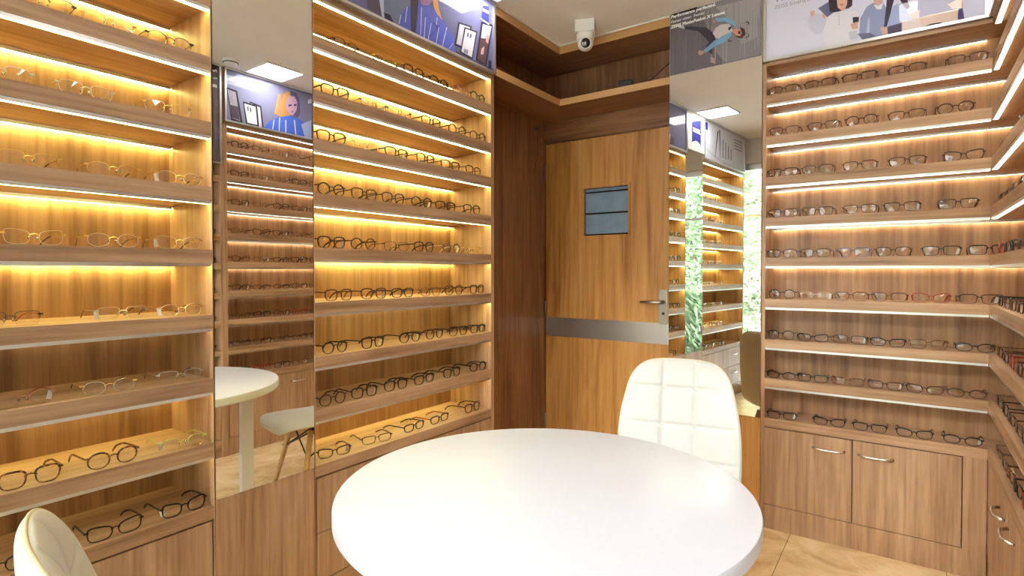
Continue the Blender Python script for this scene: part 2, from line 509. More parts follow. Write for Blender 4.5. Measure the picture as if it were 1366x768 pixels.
# left of the tall mirror
uL, pL = wall_unit('display_unit', 'long glowing display unit left of the tall mirror, rimless frames on it', 'y', -0.17, 0.884, 0.0, -1, 0.283, ZL, 'led_warm',
                   [1, 1, 1, 1, 1, 0, 0, 0, 0], [1, 1, 1, 1, 1, 0, 1, 0, 0], side_t=(0.022, 0.003))
pL('plinth', -0.17, 0.884, 0.004, 0.02, 0.0, 0.118, 'oak_along_y')
pL('shadow_gap', -0.148, 0.880, 0.016, 0.02, 0.118, 0.498, 'gap_dark')
pL('cabinet_door', 0.372, 0.876, 0.002, 0.016, 0.123, 0.492, 'oak_vertical')
for z0, z1 in ((0.123, 0.305), (0.310, 0.492)):
    d = pL('drawer', -0.146, 0.367, 0.002, 0.016, z0, z1, 'oak_vertical')
    handle(d, 'y', 0.11 + 0.17, -0.002, -1, (z0 + z1) / 2 + 0.03)

# between the tall mirror and the door
uR, pR = wall_unit('display_unit', 'glowing display unit between the tall mirror and the door', 'y', 1.249, 2.342, 0.0, -1, 0.283, ZR, 'led_warm',
                   [1, 1, 1, 1, 1, 1, 0, 0, 0], [1, 1, 1, 1, 1, 0, 0, 1, 0], side_t=(0.003, 0.026))
pR('plinth', 1.249, 2.342, 0.004, 0.02, 0.0, 0.118, 'oak_along_y')
pR('shadow_gap', 1.262, 2.318, 0.016, 0.02, 0.118, 0.515, 'gap_dark')
for y0, y1 in ((1.257, 1.788), (1.793, 2.316)):
    for z0, z1 in ((0.123, 0.300), (0.304, 0.508)):
        pR('drawer', y0, y1, 0.002, 0.016, z0, z1, 'oak_vertical')

# back wall, right of the door mirror
uB, pB = wall_unit('display_unit', 'back wall display unit right of the narrow door mirror, chrome-handled cabinets below', 'x', 1.187, 2.052, YB, 1, 0.205, ZB, 'led_soft',
                   [1, 1, 1, 1, 1, 0, 0, 0, 0], [1, 1, 1, 1, 1, 0, 0, 0, 0], top_front=False, closed=(True, False), side_t=0.016)
# corner piece closing the angle between the two right-hand units
uC = thing('corner_shelving', 'inner corner of the shelving where back and right walls meet', 'shelving unit', (XR, YB, 0))
bx('back_panel', (0.0, 0.215, 0.205, 0.217, 0.13, CEIL - 0.004), 'oak_panel', uC)
bx('side_panel', (0.205, 0.217, 0.0, 0.205, 0.13, CEIL - 0.004), 'oak_panel', uC)
for i, z in enumerate(ZB):
    s = bx('shelf', (0.0005, 0.205, 0.0005, 0.205, z, z + FAS), 'oak_along_x', uC)
    if i < 8:
        link('led_strip', strip_mesh('x', 0.002, 0.2, 0.185, 0.016, z, ('aluminium', 'led_soft' if i < 5 else 'led_soft_dim')), s)
bx('top_board', (0.0005, 0.205, 0.0005, 0.205, 2.286, 2.304), 'oak_along_x', uC)
pB('plinth', 1.187, 2.052, 0.004, 0.02, 0.0, 0.118, 'oak_vertical')
pB('shadow_gap', 1.2, 1.972, 0.016, 0.02, 0.118, 0.507, 'gap_dark')
pB('end_stile', 1.974, 2.052, 0.002, 0.02, 0.118, 0.507, 'oak_vertical')
d = pB('cabinet_door', 1.190, 1.576, 0.002, 0.016, 0.122, 0.502, 'oak_vertical'); handle(d, 'x', 1.483 - 1.187, 0.002, 1, 0.443)
d = pB('cabinet_door', 1.580, 1.970, 0.002, 0.016, 0.122, 0.502, 'oak_vertical'); handle(d, 'x', 1.668 - 1.187, 0.002, 1, 0.443)

# right wall
uW, pW = wall_unit('display_unit', 'right wall display unit running from the shelf corner towards the camera', 'y', 1.985, YB, XR, 1, 0.205, ZB, 'led_soft',
                   [1, 1, 1, 1, 1, 0, 0, 0, 0], [1, 1, 1, 1, 1, 0, 0, 0, 0], closed=(True, False), side_t=0.020)
pW('plinth', 1.985, YB, 0.004, 0.02, 0.0, 0.118, 'oak_vertical')
pW('shadow_gap', 2.01, 2.94, 0.016, 0.02, 0.118, 0.507, 'gap_dark')
pW('end_stile', 2.952, YB, 0.002, 0.02, 0.118, 0.507, 'oak_vertical')
d = pW('cabinet_door', 2.447, 2.948, 0.002, 0.016, 0.122, 0.502, 'oak_vertical'); handle(d, 'y', 2.545 - 1.985, 0.002, 1, 0.440)
d = pW('cabinet_door', 2.008, 2.443, 0.002, 0.016, 0.122, 0.502, 'oak_vertical'); handle(d, 'y', 2.340 - 1.985, 0.002, 1, 0.440)

# next bay along the right wall, only its end shows in the tall mirror
ux = thing('display_unit', 'neighbouring right wall unit under the grey running-man poster, seen in the mirror', 'shelving unit', (XR, 1.20, 0))
bx('back_panel', (0.205, 0.217, 0.0, 0.785, 0.0, CEIL - 0.004), 'oak_vertical', ux)
bx('side_panel', (0.0, 0.205, 0.755, 0.785, 0.0, CEIL - 0.004), 'oak_vertical', ux)
bx('side_panel', (0.0, 0.205, 0.0, 0.022, 0.0, CEIL - 0.004), 'oak_vertical', ux)
for z in ZB[1:]:
    bx('shelf', (0.0, 0.205, 0.022, 0.755, z - 0.012, z + 0.030), 'oak_along_y', ux)
bx('cabinet_door', (0.002, 0.018, 0.024, 0.388, 0.122, 0.490), 'oak_vertical', ux)
bx('cabinet_door', (0.002, 0.018, 0.392, 0.753, 0.122, 0.490), 'oak_vertical', ux)
bx('plinth', (0.004, 0.02, 0.022, 0.755, 0.0, 0.118), 'oak_along_y', ux)

# ------------------------------------------------------------------ mirrors on their wooden columns
colL = thing('mirror_column', 'plain wooden panel column under the tall mirror on the left wall', 'panel', (0, 0.886, 0))
bx('panel', (-0.295, -0.006, 0.0005, 0.3605, 0.0, CEIL - 0.002), 'oak_vertical', colL)
bx('panel_face', (-0.006, -0.001, 0.0005, 0.3605, 0.0, 0.552), 'oak_vertical', colL)
mL = thing('wall_mirror', 'tall frameless mirror between the two glowing left wall units', 'mirror', (-0.006, 0.886, 0.554))
bx('glass', (0.001, 0.006, 0.001, 0.360, 0.0, 1.786), 'mirror_silver', mL)
bx('backing', (0.0002, 0.001, 0.0008, 0.3602, -0.0005, 1.7865), 'mirror_edge', mL)

ang = R(3.2)
colB = thing('mirror_column', 'orange wooden column under the narrow mirror beside the door', 'panel', (1.184, YB, 0))
bm = bmesh.new()
prism(bm, [(0.0, 0.006), (0.0, 0.352), (-0.480, 0.352), (-0.480, 0.033)], 0.0, CEIL - 0.002)
obj('panel', bm, 'door_veneer', colB)
mB = thing('wall_mirror', 'narrow mirror right of the door reflecting shelves and trees outside', 'mirror', (1.184, YB, 0.547), -ang)
bx('glass', (-0.4795, -0.002, 0.0, 0.005, 0.0, 1.797), 'mirror_silver', mB)
bx('backing', (-0.480, -0.0015, 0.005, 0.0058, -0.0005, 1.7975), 'mirror_edge', mB)

# ------------------------------------------------------------------ posters (flat prints on real panels)
def clip_poly(pts, a0, a1, z0, z1):
    def cut(ps, inside, inter):
        out = []
        for i, p in enumerate(ps):
            q = ps[i - 1]
            if inside(p):
                if not inside(q):
                    out.append(inter(q, p))
                out.append(p)
            elif inside(q):
                out.append(inter(q, p))
        return out
    def ix(v, k):
        def f(p, q):
            t = (v - p[k]) / (q[k] - p[k])
            return (p[0] + t * (q[0] - p[0]), p[1] + t * (q[1] - p[1]))
        return f
    for k, v, s in ((0, a0, 1), (0, a1, -1), (1, z0, 1), (1, z1, -1)):
        if not pts:
            break
        pts = cut(pts, lambda p: (p[k] - v) * s >= 0, ix(v, k))
    return pts

def ell(cx, cz, rx, rz, n=20):
    return [(cx + rx * math.cos(2 * PI * i / n), cz + rz * math.sin(2 * PI * i / n)) for i in range(n)]

def print_mesh(name, items, bounds, at, nrm, parent, mat='poster_print', base=(200, 200, 210)):
    """items: (rgb, [(a, z)]) painted back to front as hair-thin layers; at(a, z) gives the point on the panel face"""
    a0, a1, z0, z1 = bounds
    vs, fs, cs = [], [], []
    allp = [(base, [(a0, z0), (a1, z0), (a1, z1), (a0, z1)])] + list(items)
    nrm = Vector(nrm).normalized()
    for k, (c, ps) in enumerate(allp):
        ps = clip_poly(ps, a0, a1, z0, z1)
        if len(ps) < 3:
            continue
        i0 = len(vs)
        for (a, z) in ps:
            vs.append(Vector(at(a, z)) + nrm * (0.0002 + 0.00012 * k))
        fs.append(list(range(i0, len(vs)))); cs.append(srgb(*c))
    me = bpy.data.meshes.new(name)
    me.from_pydata([tuple(v) for v in vs], [], fs)
    ca = me.color_attributes.new('ink', 'FLOAT_COLOR', 'CORNER')
    for p, c in zip(me.polygons, cs):
        for li in p.loop_indices:
            ca.data[li].color = c
    bm = bmesh.new(); bm.from_mesh(me)
    for f in bm.faces:
        f.normal_update()
        if f.normal.dot(nrm) < 0:
            f.normal_flip()
    bm.to_mesh(me); bm.free()
    me.materials.append(MATS[mat])
    return link(name, me, parent)

def lettering(name, text, origin, right, up, nrm, size, parent, mat='white_plastic', shear=0.0, bold=0.0, fit=None):
    cu = bpy.data.curves.new(name, 'FONT')
    cu.body = text; cu.size = size; cu.shear = shear; cu.offset = bold; cu.resolution_u = 2
    tmp = bpy.data.objects.new(name + '_src', cu)
    COL.objects.link(tmp)
    dg = bpy.context.evaluated_depsgraph_get()
    me = bpy.data.meshes.new_from_object(tmp.evaluated_get(dg))
    bpy.data.objects.remove(tmp, do_unlink=True)
    o, r, u, n = Vector(origin), Vector(right).normalized(), Vector(up).normalized(), Vector(nrm).normalized()
    w = max((v.co.x for v in me.vertices), default=1)
    k = (fit / w) if fit else 1.0
    for v in me.vertices:
        c = v.co.copy()
        v.co = o + r * c.x * k + u * c.y + n * 0.0065
    me.materials.clear(); me.materials.append(MATS[mat])
    return link(name, me, parent)

plain('ink_grey', srgb(150, 150, 165), 0.6)
plain('ink_white', srgb(240, 240, 240), 0.6)
plain('ink_blue', srgb(40, 44, 140), 0.5)

ART = {
    'woman_torso': [
        ((96,88,104),[(1.492,2.378),(1.555,2.403),(1.582,2.324),(1.498,2.33)]),
        ((196,202,232),[(1.555,2.403),(1.582,2.414),(1.585,2.325),(1.573,2.325)]),
        ((118,130,160),[(1.586,2.415),(1.736,2.475),(1.736,2.325),(1.642,2.327),(1.585,2.33)]),
        ((52,50,76),[(1.582,2.345),(1.617,2.349),(1.639,2.321),(1.591,2.323)]),
        ((92,104,210),[(1.662,2.329),(1.675,2.368),(1.709,2.415),(1.733,2.432),(1.736,2.325),(1.668,2.324)]),
        ((225,228,250),[(1.712,2.419),(1.716,2.42),(1.705,2.35),(1.701,2.348)]),
        ((225,228,250),[(1.676,2.371),(1.68,2.372),(1.669,2.329),(1.665,2.328)]),
        ((70,64,86),[(1.733,2.484),(1.785,2.505),(1.778,2.421),(1.767,2.324),(1.736,2.323)]),
        ((98,110,214),[(1.778,2.442),(1.789,2.471),(1.814,2.466),(1.851,2.48),(1.889,2.473),(1.935,2.443),(1.975,2.42),(2.015,2.386),(2.028,2.313),(1.843,2.32),(1.765,2.324),(1.778,2.421)]),
        ((168,128,180),[(1.789,2.506),(1.874,2.54),(1.866,2.499),(1.847,2.477),(1.821,2.466),(1.798,2.464)]),
        ((222,158,88),[(1.868,2.538),(1.9,2.551),(1.915,2.484),(1.936,2.443),(1.896,2.46),(1.877,2.485)]),
        ((225,228,250),[(1.799,2.45),(1.803,2.451),(1.797,2.327),(1.793,2.326)]),
        ((225,228,250),[(1.823,2.413),(1.828,2.415),(1.819,2.322),(1.815,2.321)]),
        ((225,228,250),[(1.86,2.4),(1.864,2.402),(1.844,2.32),(1.839,2.318)]),
        ((225,228,250),[(1.911,2.4),(1.915,2.402),(1.895,2.316),(1.89,2.315)]),
        ((225,228,250),[(1.898,2.441),(1.903,2.442),(1.898,2.406),(1.894,2.405)]),
        ((225,228,250),[(1.964,2.419),(1.969,2.421),(1.934,2.31),(1.929,2.309)]),
        ((225,228,250),[(2.009,2.359),(2.013,2.361),(1.985,2.327),(1.98,2.325)]),
        ((60,70,150),[(1.854,2.336),(1.892,2.381),(1.911,2.401),(1.877,2.412),(1.873,2.407),(1.902,2.396),(1.849,2.334)]),
        ((58,52,66),[(2.049,2.475),(2.151,2.491),(2.148,2.48),(2.109,2.36),(2.022,2.354)]),
        ((206,204,222),[(2.059,2.469),(2.137,2.48),(2.102,2.369),(2.033,2.365)]),
        ((44,40,54),[(2.094,2.467),(2.193,2.479),(2.155,2.33),(2.06,2.333)]),
        ((226,224,238),[(2.102,2.461),(2.182,2.47),(2.149,2.337),(2.069,2.34)]),
        ((70,68,84),[(2.115,2.445),(2.125,2.448),(2.123,2.429),(2.112,2.425)]),
        ((70,68,84),[(2.137,2.448),(2.148,2.451),(2.144,2.43),(2.133,2.427)]),
        ((150,150,170),[(2.091,2.361),(2.122,2.364),(2.117,2.342),(2.087,2.34)]),
        ((50,46,60),[(2.225,2.539),(2.321,2.558),(2.266,2.321),(2.182,2.336)]),
        ((196,190,212),[(2.236,2.532),(2.309,2.545),(2.289,2.475),(2.221,2.455)]),
        ((96,70,74),[(2.217,2.448),(2.285,2.472),(2.256,2.333),(2.191,2.341)]),
        ((208,170,170),[(2.226,2.405),(2.25,2.424),(2.24,2.38),(2.217,2.373)]),
        ((200,150,160),[(2.266,2.488),(2.291,2.491),(2.28,2.446),(2.26,2.451)]),
        ((60,64,140),[(2.239,2.627),(2.287,2.638),(2.285,2.554),(2.228,2.556)]),
        ((220,222,245),[(2.234,2.61),(2.285,2.614),(2.284,2.6),(2.232,2.597)]),
        ((220,222,245),[(2.215,2.556),(2.289,2.552),(2.287,2.545),(2.213,2.55)]),
        ((84,80,112),[(2.028,2.33),(2.324,2.329),(2.322,2.305),(2.028,2.31)]),
        ((46,42,70),[(2.283,2.365),(2.308,2.366),(2.305,2.324),(2.279,2.322)]),
    ],
    'woman_face': [
        ((196,198,214),[(1.995,2.628),(2.318,2.631),(2.3,2.61),(1.995,2.59)]),
        ((52,50,62),[(2.001,2.542),(2.077,2.535),(2.116,2.313),(2.033,2.32)]),
        ((150,146,158),[(2.008,2.529),(2.066,2.523),(2.097,2.33),(2.041,2.337)]),
        ((80,74,84),[(2.015,2.426),(2.081,2.427),(2.094,2.336),(2.043,2.34)]),
        ((52,50,62),[(2.167,2.485),(2.254,2.472),(2.274,2.294),(2.179,2.307)]),
        ((200,198,210),[(2.176,2.472),(2.244,2.459),(2.26,2.308),(2.189,2.322)]),
        ((44,42,54),[(2.117,2.473),(2.223,2.467),(2.236,2.319),(2.139,2.314)]),
        ((228,226,236),[(2.127,2.46),(2.21,2.455),(2.222,2.329),(2.149,2.329)]),
        ((70,68,80),[(2.148,2.443),(2.158,2.445),(2.159,2.414),(2.15,2.412)]),
        ((70,68,80),[(2.168,2.441),(2.178,2.444),(2.179,2.412),(2.169,2.41)]),
        ((120,120,150),[(2.272,2.31),(2.37,2.413),(2.655,2.407),(2.668,2.292),(2.272,2.294)]),
        ((190,142,92),[(2.463,2.633),(2.429,2.602),(2.407,2.547),(2.377,2.438),(2.41,2.419),(2.471,2.426),(2.52,2.617)]),
        ((92,82,122),[(2.486,2.642),(2.535,2.638),(2.562,2.602),(2.571,2.493),(2.537,2.434),(2.49,2.449)]),
        ((186,150,172),[(2.459,2.576),(2.485,2.605),(2.523,2.608),(2.546,2.569),(2.538,2.506),(2.503,2.457),(2.473,2.47),(2.447,2.515)]),
        ((60,52,90),[(2.47,2.533),(2.496,2.543),(2.496,2.53),(2.47,2.52)]),
        ((60,52,90),[(2.515,2.548),(2.538,2.557),(2.538,2.543),(2.515,2.534)]),
        ((150,80,120),[(2.485,2.486),(2.515,2.497),(2.503,2.48)]),
        ((78,110,214),[(2.272,2.318),(2.316,2.377),(2.397,2.426),(2.473,2.45),(2.538,2.454),(2.592,2.432),(2.634,2.295),(2.498,2.289),(2.272,2.294)]),
        ((225,228,250),[(2.348,2.392),(2.355,2.394),(2.34,2.298),(2.333,2.297)]),
        ((225,228,250),[(2.393,2.419),(2.401,2.42),(2.394,2.299),(2.387,2.298)]),
        ((225,228,250),[(2.443,2.413),(2.45,2.414),(2.45,2.297),(2.442,2.295)]),
        ((225,228,250),[(2.514,2.429),(2.522,2.43),(2.537,2.3),(2.529,2.299)]),
        ((168,182,226),[(2.576,2.408),(2.668,2.462),(2.668,2.292),(2.618,2.292)]),
        ((210,214,236),[(2.636,2.609),(2.671,2.628),(2.67,2.593),(2.636,2.581)]),
    ],
    'group': [
        ((210,210,228),[(1.383,2.458),(1.392,2.489),(1.421,2.489),(1.454,2.468),(1.463,2.429),(1.451,2.388),(1.415,2.389),(1.392,2.419)]),
        ((214,168,150),[(1.392,2.501),(1.41,2.504),(1.411,2.479),(1.396,2.478)]),
        ((214,168,150),[(1.444,2.483),(1.461,2.47),(1.457,2.451),(1.444,2.463)]),
        ((104,106,138),[(1.425,2.509),(1.471,2.528),(1.496,2.477),(1.464,2.457)]),
        ((60,48,60),[(1.463,2.583),(1.565,2.553),(1.562,2.483),(1.548,2.475),(1.534,2.475),(1.5,2.468),(1.473,2.479)]),
        ((216,170,150),[(1.498,2.557),(1.544,2.543),(1.542,2.496),(1.534,2.476),(1.519,2.474),(1.505,2.491)]),
        ((190,70,80),[(1.513,2.503),(1.53,2.5),(1.522,2.494)]),
        ((232,230,240),[(1.464,2.453),(1.496,2.472),(1.521,2.469),(1.575,2.459),(1.593,2.412),(1.587,2.331),(1.563,2.323),(1.455,2.316),(1.447,2.393)]),
        ((200,200,216),[(1.509,2.466),(1.512,2.465),(1.514,2.408),(1.511,2.409)]),
        ((204,204,220),[(1.549,2.368),(1.583,2.367),(1.587,2.331),(1.556,2.33)]),
        ((60,54,66),[(1.564,2.43),(1.589,2.426),(1.588,2.401),(1.566,2.403)]),
        ((214,168,150),[(1.556,2.402),(1.586,2.406),(1.584,2.375),(1.563,2.376)]),
        ((146,156,190),[(1.59,2.35),(1.593,2.416),(1.619,2.464),(1.642,2.474),(1.678,2.464),(1.694,2.432),(1.697,2.312),(1.604,2.318)]),
        ((188,196,220),[(1.622,2.397),(1.629,2.418),(1.63,2.332),(1.617,2.335)]),
        ((214,172,154),[(1.636,2.517),(1.682,2.504),(1.677,2.464),(1.662,2.457),(1.647,2.468)]),
        ((236,236,242),[(1.645,2.465),(1.662,2.456),(1.679,2.462),(1.674,2.437),(1.655,2.441)]),
        ((166,178,214),[(1.718,2.44),(1.751,2.447),(1.774,2.374),(1.765,2.315),(1.698,2.316),(1.696,2.393)]),
        ((66,58,76),[(1.695,2.5),(1.725,2.492),(1.712,2.434),(1.694,2.355),(1.683,2.356),(1.689,2.425)]),
        ((84,76,100),[(1.696,2.354),(1.764,2.36),(1.753,2.313),(1.698,2.317)]),
        ((88,70,84),[(1.732,2.475),(1.763,2.466),(1.775,2.417),(1.764,2.413),(1.745,2.448)]),
        ((214,172,154),[(1.669,2.357),(1.694,2.355),(1.695,2.324),(1.677,2.325)]),
        ((110,112,140),[(1.583,2.351),(1.63,2.344),(1.656,2.322),(1.604,2.318)]),
        ((88,74,120),[(1.805,2.484),(1.918,2.451),(1.954,2.362),(1.961,2.311),(1.815,2.348),(1.803,2.395)]),
        ((214,172,154),[(1.775,2.386),(1.81,2.397),(1.808,2.367),(1.783,2.366)]),
        ((214,172,154),[(1.905,2.394),(1.953,2.412),(1.955,2.365),(1.919,2.372)]),
        ((232,206,188),[(1.748,2.363),(1.94,2.367),(1.938,2.314),(1.748,2.313)]),
        ((240,226,220),[(1.748,2.363),(1.807,2.364),(1.82,2.317),(1.748,2.314)]),
        ((66,56,60),[(1.814,2.316),(1.847,2.328),(1.879,2.326),(1.909,2.311),(1.891,2.31)]),
        ((206,200,232),[(2.021,2.421),(2.032,2.418),(2.033,2.309),(2.024,2.309)]),
        ((104,90,96),[(2.025,2.42),(2.033,2.418),(2.033,2.308),(2.028,2.307)]),
    ],
    'runner': [
        ((134,126,130),[(0.862,2.683),(0.917,2.685),(1.082,2.671),(1.182,2.658),(1.184,2.352),(1.003,2.351),(0.955,2.42),(0.93,2.511),(0.899,2.58)]),
        ((160,153,153),[(0.954,2.65),(1.183,2.64),(1.184,2.445),(1.084,2.424),(1.037,2.542)]),
        ((40,36,44),[(0.712,2.688),(0.855,2.686),(0.86,2.653),(0.713,2.657)]),
        ((206,200,200),[(0.747,2.615),(0.787,2.596),(0.788,2.58),(0.756,2.596)]),
        ((54,50,60),[(0.787,2.596),(0.903,2.556),(0.942,2.52),(0.956,2.479),(0.924,2.469),(0.905,2.499),(0.862,2.549),(0.794,2.576)]),
        ((54,50,60),[(0.903,2.457),(0.93,2.484),(0.949,2.47),(0.938,2.448),(0.94,2.405),(0.922,2.422)]),
        ((200,192,190),[(0.94,2.515),(0.954,2.538),(0.978,2.55),(1.025,2.543),(1.044,2.499),(1.014,2.482),(0.961,2.483)]),
        ((50,48,58),[(1.019,2.524),(1.033,2.527),(1.037,2.521),(1.026,2.509),(1.021,2.51)]),
        ((126,164,196),[(0.955,2.589),(1.002,2.581),(1.049,2.554),(1.06,2.517),(1.038,2.533),(1.002,2.561),(0.961,2.568)]),
        ((120,160,194),[(1.039,2.501),(1.033,2.477),(0.994,2.451),(0.961,2.448),(0.944,2.465),(0.979,2.486)]),
        ((116,152,186),[(0.949,2.475),(0.967,2.45),(0.901,2.423),(0.89,2.438)]),
        ((190,140,128),[(0.869,2.446),(0.893,2.435),(0.895,2.422),(0.875,2.416),(0.863,2.43)]),
        ((190,130,118),[(0.939,2.583),(0.954,2.583),(0.957,2.568),(0.943,2.567)]),
        ((84,58,50),[(1.078,2.51),(1.099,2.496),(1.104,2.469),(1.09,2.453),(1.072,2.456),(1.055,2.473),(1.078,2.472)]),
        ((200,142,122),[(1.036,2.506),(1.078,2.504),(1.086,2.479),(1.078,2.465),(1.058,2.474)]),
        ((46,34,36),[(1.067,2.492),(1.08,2.491),(1.08,2.477),(1.069,2.477)]),
        ((180,140,140),[(0.93,2.397),(0.949,2.385),(0.952,2.357),(0.931,2.367)]),
        ((50,46,54),[(1.105,2.53),(1.122,2.524),(1.121,2.51),(1.117,2.511),(1.117,2.521),(1.105,2.526)]),
        ((50,46,54),[(1.121,2.466),(1.121,2.451),(1.104,2.449),(1.104,2.453),(1.118,2.454),(1.117,2.466)]),
        ((50,46,54),[(1.021,2.465),(1.021,2.45),(1.039,2.449),(1.039,2.453),(1.025,2.454),(1.025,2.464)]),
    ],
    # text_runner [[0.713, 3.005, 2.662], [0.957, 2.992, 2.66], [0.715, 3.005, 2.636], [0.902, 2.995, 2.638], [0.716, 3.005, 2.608], [1.005, 2.989, 2.618]]
    # text_group [[1.238, 2.967, 2.557], [1.391, 2.967, 2.55], [1.238, 2.967, 2.582], [1.278, 2.967, 2.59]]
}
def framed(name, label, axis, a0, a1, z0, z1, face, out, base, art, mat, rail=0.012, depth=0.030, emis=None):
    """aluminium-framed header panel; axis it runs along, face: coordinate of the print, out: direction it looks"""
    loc = (face, a0, z0) if axis == 'y' else (a0, face, z0)
    t = thing(name, label, 'poster', loc)
    def L(a, d, z):
        return (d * out, a - a0, z - z0) if axis == 'y' else (a - a0, d * out, z - z0)
    def part(nm, p0, p1, m):
        bm = bmesh.new()
        lo = [min(x, y) for x, y in zip(p0, p1)]; hi = [max(x, y) for x, y in zip(p0, p1)]
        box(bm, lo[0], hi[0], lo[1], hi[1], lo[2], hi[2])
        return obj(nm, bm, m, t)
    part('back_board', L(a0 + 0.001, -0.0002, z0 + 0.001), L(a1 - 0.001, -depth, z1 - 0.001), 'white_plastic')
    bm = bmesh.new()
    for (p, q) in (((a0, z0), (a1, z0 + rail)), ((a0, z1 - rail), (a1, z1)), ((a0, z0 + rail), (a0 + rail, z1 - rail)), ((a1 - rail, z0 + rail), (a1, z1 - rail))):
        A, B = L(p[0], 0.009, p[1]), L(q[0], -0.0001, q[1])
        lo = [min(x, y) for x, y in zip(A, B)]; hi = [max(x, y) for x, y in zip(A, B)]
        box(bm, lo[0], hi[0], lo[1], hi[1], lo[2], hi[2])
    obj('frame', bm, 'aluminium', t)
    n = (out, 0, 0) if axis == 'y' else (0, out, 0)
    print_mesh('print', art, (a0 + rail, a1 - rail, z0 + rail, z1 - rail), lambda a, z: L(a, 0.0, z), n, t, mat, base)
    return t, L

ZP0, ZP1 = 2.306, CEIL - 0.002
torso = ART['woman_torso'] + [((196, 158, 190), ell(1.822, 2.565, 0.050, 0.075)), ((222, 158, 88), [(1.77, 2.66), (1.80, 2.668), (1.85, 2.665), (1.885, 2.62), (1.905, 2.54), (1.875, 2.54), (1.87, 2.60), (1.83, 2.635), (1.78, 2.60), (1.765, 2.54), (1.755, 2.60)])]
# finer hair strands, collar and lips on the portrait; brushed wall texture behind the leaping man
_hair = []
for k in range(7):
    y0 = 2.358 + 0.008 * k
    _hair.append(((206 - 9 * k, 160 - 8 * k, 108 - 5 * k), [(y0 + 0.030, 2.592 + 0.004 * k), (y0 + 0.034, 2.592 + 0.004 * k), (y0 + 0.006, 2.44), (y0 - 0.002, 2.44)]))
face = ART['woman_face'][:11] + _hair + ART['woman_face'][11:]
_rs = random.Random(5)
_str = []
for k in range(46):
    a = 0.705 + 0.478 * _rs.random(); w = _rs.uniform(0.002, 0.006); z0 = _rs.uniform(2.33, 2.5); v = _rs.choice((-7, -5, 5, 8))
    b = 106 if a < 0.93 else 146
    _str.append(((b + v, b - 7 + v, b - 4 + v), [(a, z0), (a + w, z0), (a + w, z0 + 0.17), (a, z0 + 0.17)]))
ART['runner'] = ART['runner'][:2] + _str + ART['runner'][2:]
framed('poster', 'framed poster of a person in a blue striped shirt above the unit beside the door', 'y', 1.251, 2.340, ZP0, ZP1, 0.006, 1, (112, 114, 154), torso, 'poster_print')
framed('poster', 'framed poster of a blonde person above the right wall unit, in the mirror', 'y', 1.987, 2.976, ZP0, ZP1, XR - 0.006, -1, (126, 127, 158), face, 'poster_print')
t, Lf = framed('poster', 'white framed poster of three people above the back wall unit', 'x', 1.189, 2.036, ZP0, ZP1, YB - 0.006, -1, (226, 226, 246), ART['group'], 'poster_print')
lettering('lettering', 'ZEISS SmartLife', (1.238 - 1.189, -0.0005, 2.551 - ZP0), (1, 0, 0), (0, 0, 1), (0, -1, 0), 0.026, t, 'ink_grey')
lettering('lettering', 'We', (1.238 - 1.189, -0.0005, 2.582 - ZP0), (1, 0, 0), (0, 0, 1), (0, -1, 0), 0.045, t, 'ink_grey')
# white product poster over the left unit (seen in the narrow mirror)
tools = [((206, 208, 226), [(-0.1, 2.32), (0.5, 2.36), (0.87, 2.42), (0.87, 2.40), (0.5, 2.33), (-0.1, 2.31)]),
         ((90, 92, 120), [(0.50, 2.64), (0.53, 2.64), (0.50, 2.36), (0.49, 2.36)]), ((90, 92, 120), [(0.54, 2.62), (0.57, 2.62), (0.63, 2.36), (0.62, 2.36)]),
         ((110, 112, 140), [(0.42, 2.56), (0.44, 2.56), (0.44, 2.38), (0.42, 2.38)]), ((110, 112, 140), [(0.35, 2.54), (0.37, 2.54), (0.37, 2.38), (0.35, 2.38)]), ((110, 112, 140), [(0.28, 2.52), (0.30, 2.52), (0.30, 2.39), (0.28, 2.39)]),
         ((110, 112, 140), [(0.21, 2.50), (0.23, 2.50), (0.23, 2.39), (0.21, 2.39)]),
         ((40, 44, 140), [(0.80, 2.65), (0.85, 2.65), (0.85, 2.58), (0.80, 2.58)])] + [((140, 142, 168), [(-0.08, 2.62 - k * 0.03), (0.14, 2.62 - k * 0.03), (0.14, 2.61 - k * 0.03), (-0.08, 2.61 - k * 0.03)]) for k in range(4)]
framed('poster', 'white framed product poster above the left unit, seen in the narrow mirror', 'y', -0.168, 0.882, ZP0, ZP1, 0.006, 1, (222, 224, 240), tools, 'poster_print')

# blue emblem sign over the tall mirror
sg = thing('brand_sign', 'white sign with dark blue square emblem above the tall mirror', 'sign', (-0.0045, 0.888, 2.345))
bx('panel', (0.0, 0.020, 0.0, 0.357, 0.0, CEIL - 2.345 - 0.002), 'white_plastic', sg)
ep = [(0.085, 0.300), (0.085, 0.062)] + [(0.085 + 0.19 * k / 10, 0.062 + 0.028 * math.sin(PI * k / 10)) for k in range(1, 10)] + [(0.275, 0.062), (0.275, 0.300)]
print_mesh('emblem', [((38, 42, 140), ep), ((24, 26, 110), [(0.085, 0.215), (0.275, 0.215), (0.275, 0.150), (0.085, 0.150)])], (0.02, 0.337, 0.02, 0.315), lambda a, z: (0.020, a, z), (1, 0, 0), sg, 'poster_print', (238, 236, 230))
lettering('lettering', 'ZEISS', (0.0145, 0.095, 0.162), (0, 1, 0), (0, 0, 1), (1, 0, 0), 0.052, sg, 'ink_white', shear=0.25, bold=0.002, fit=0.165)

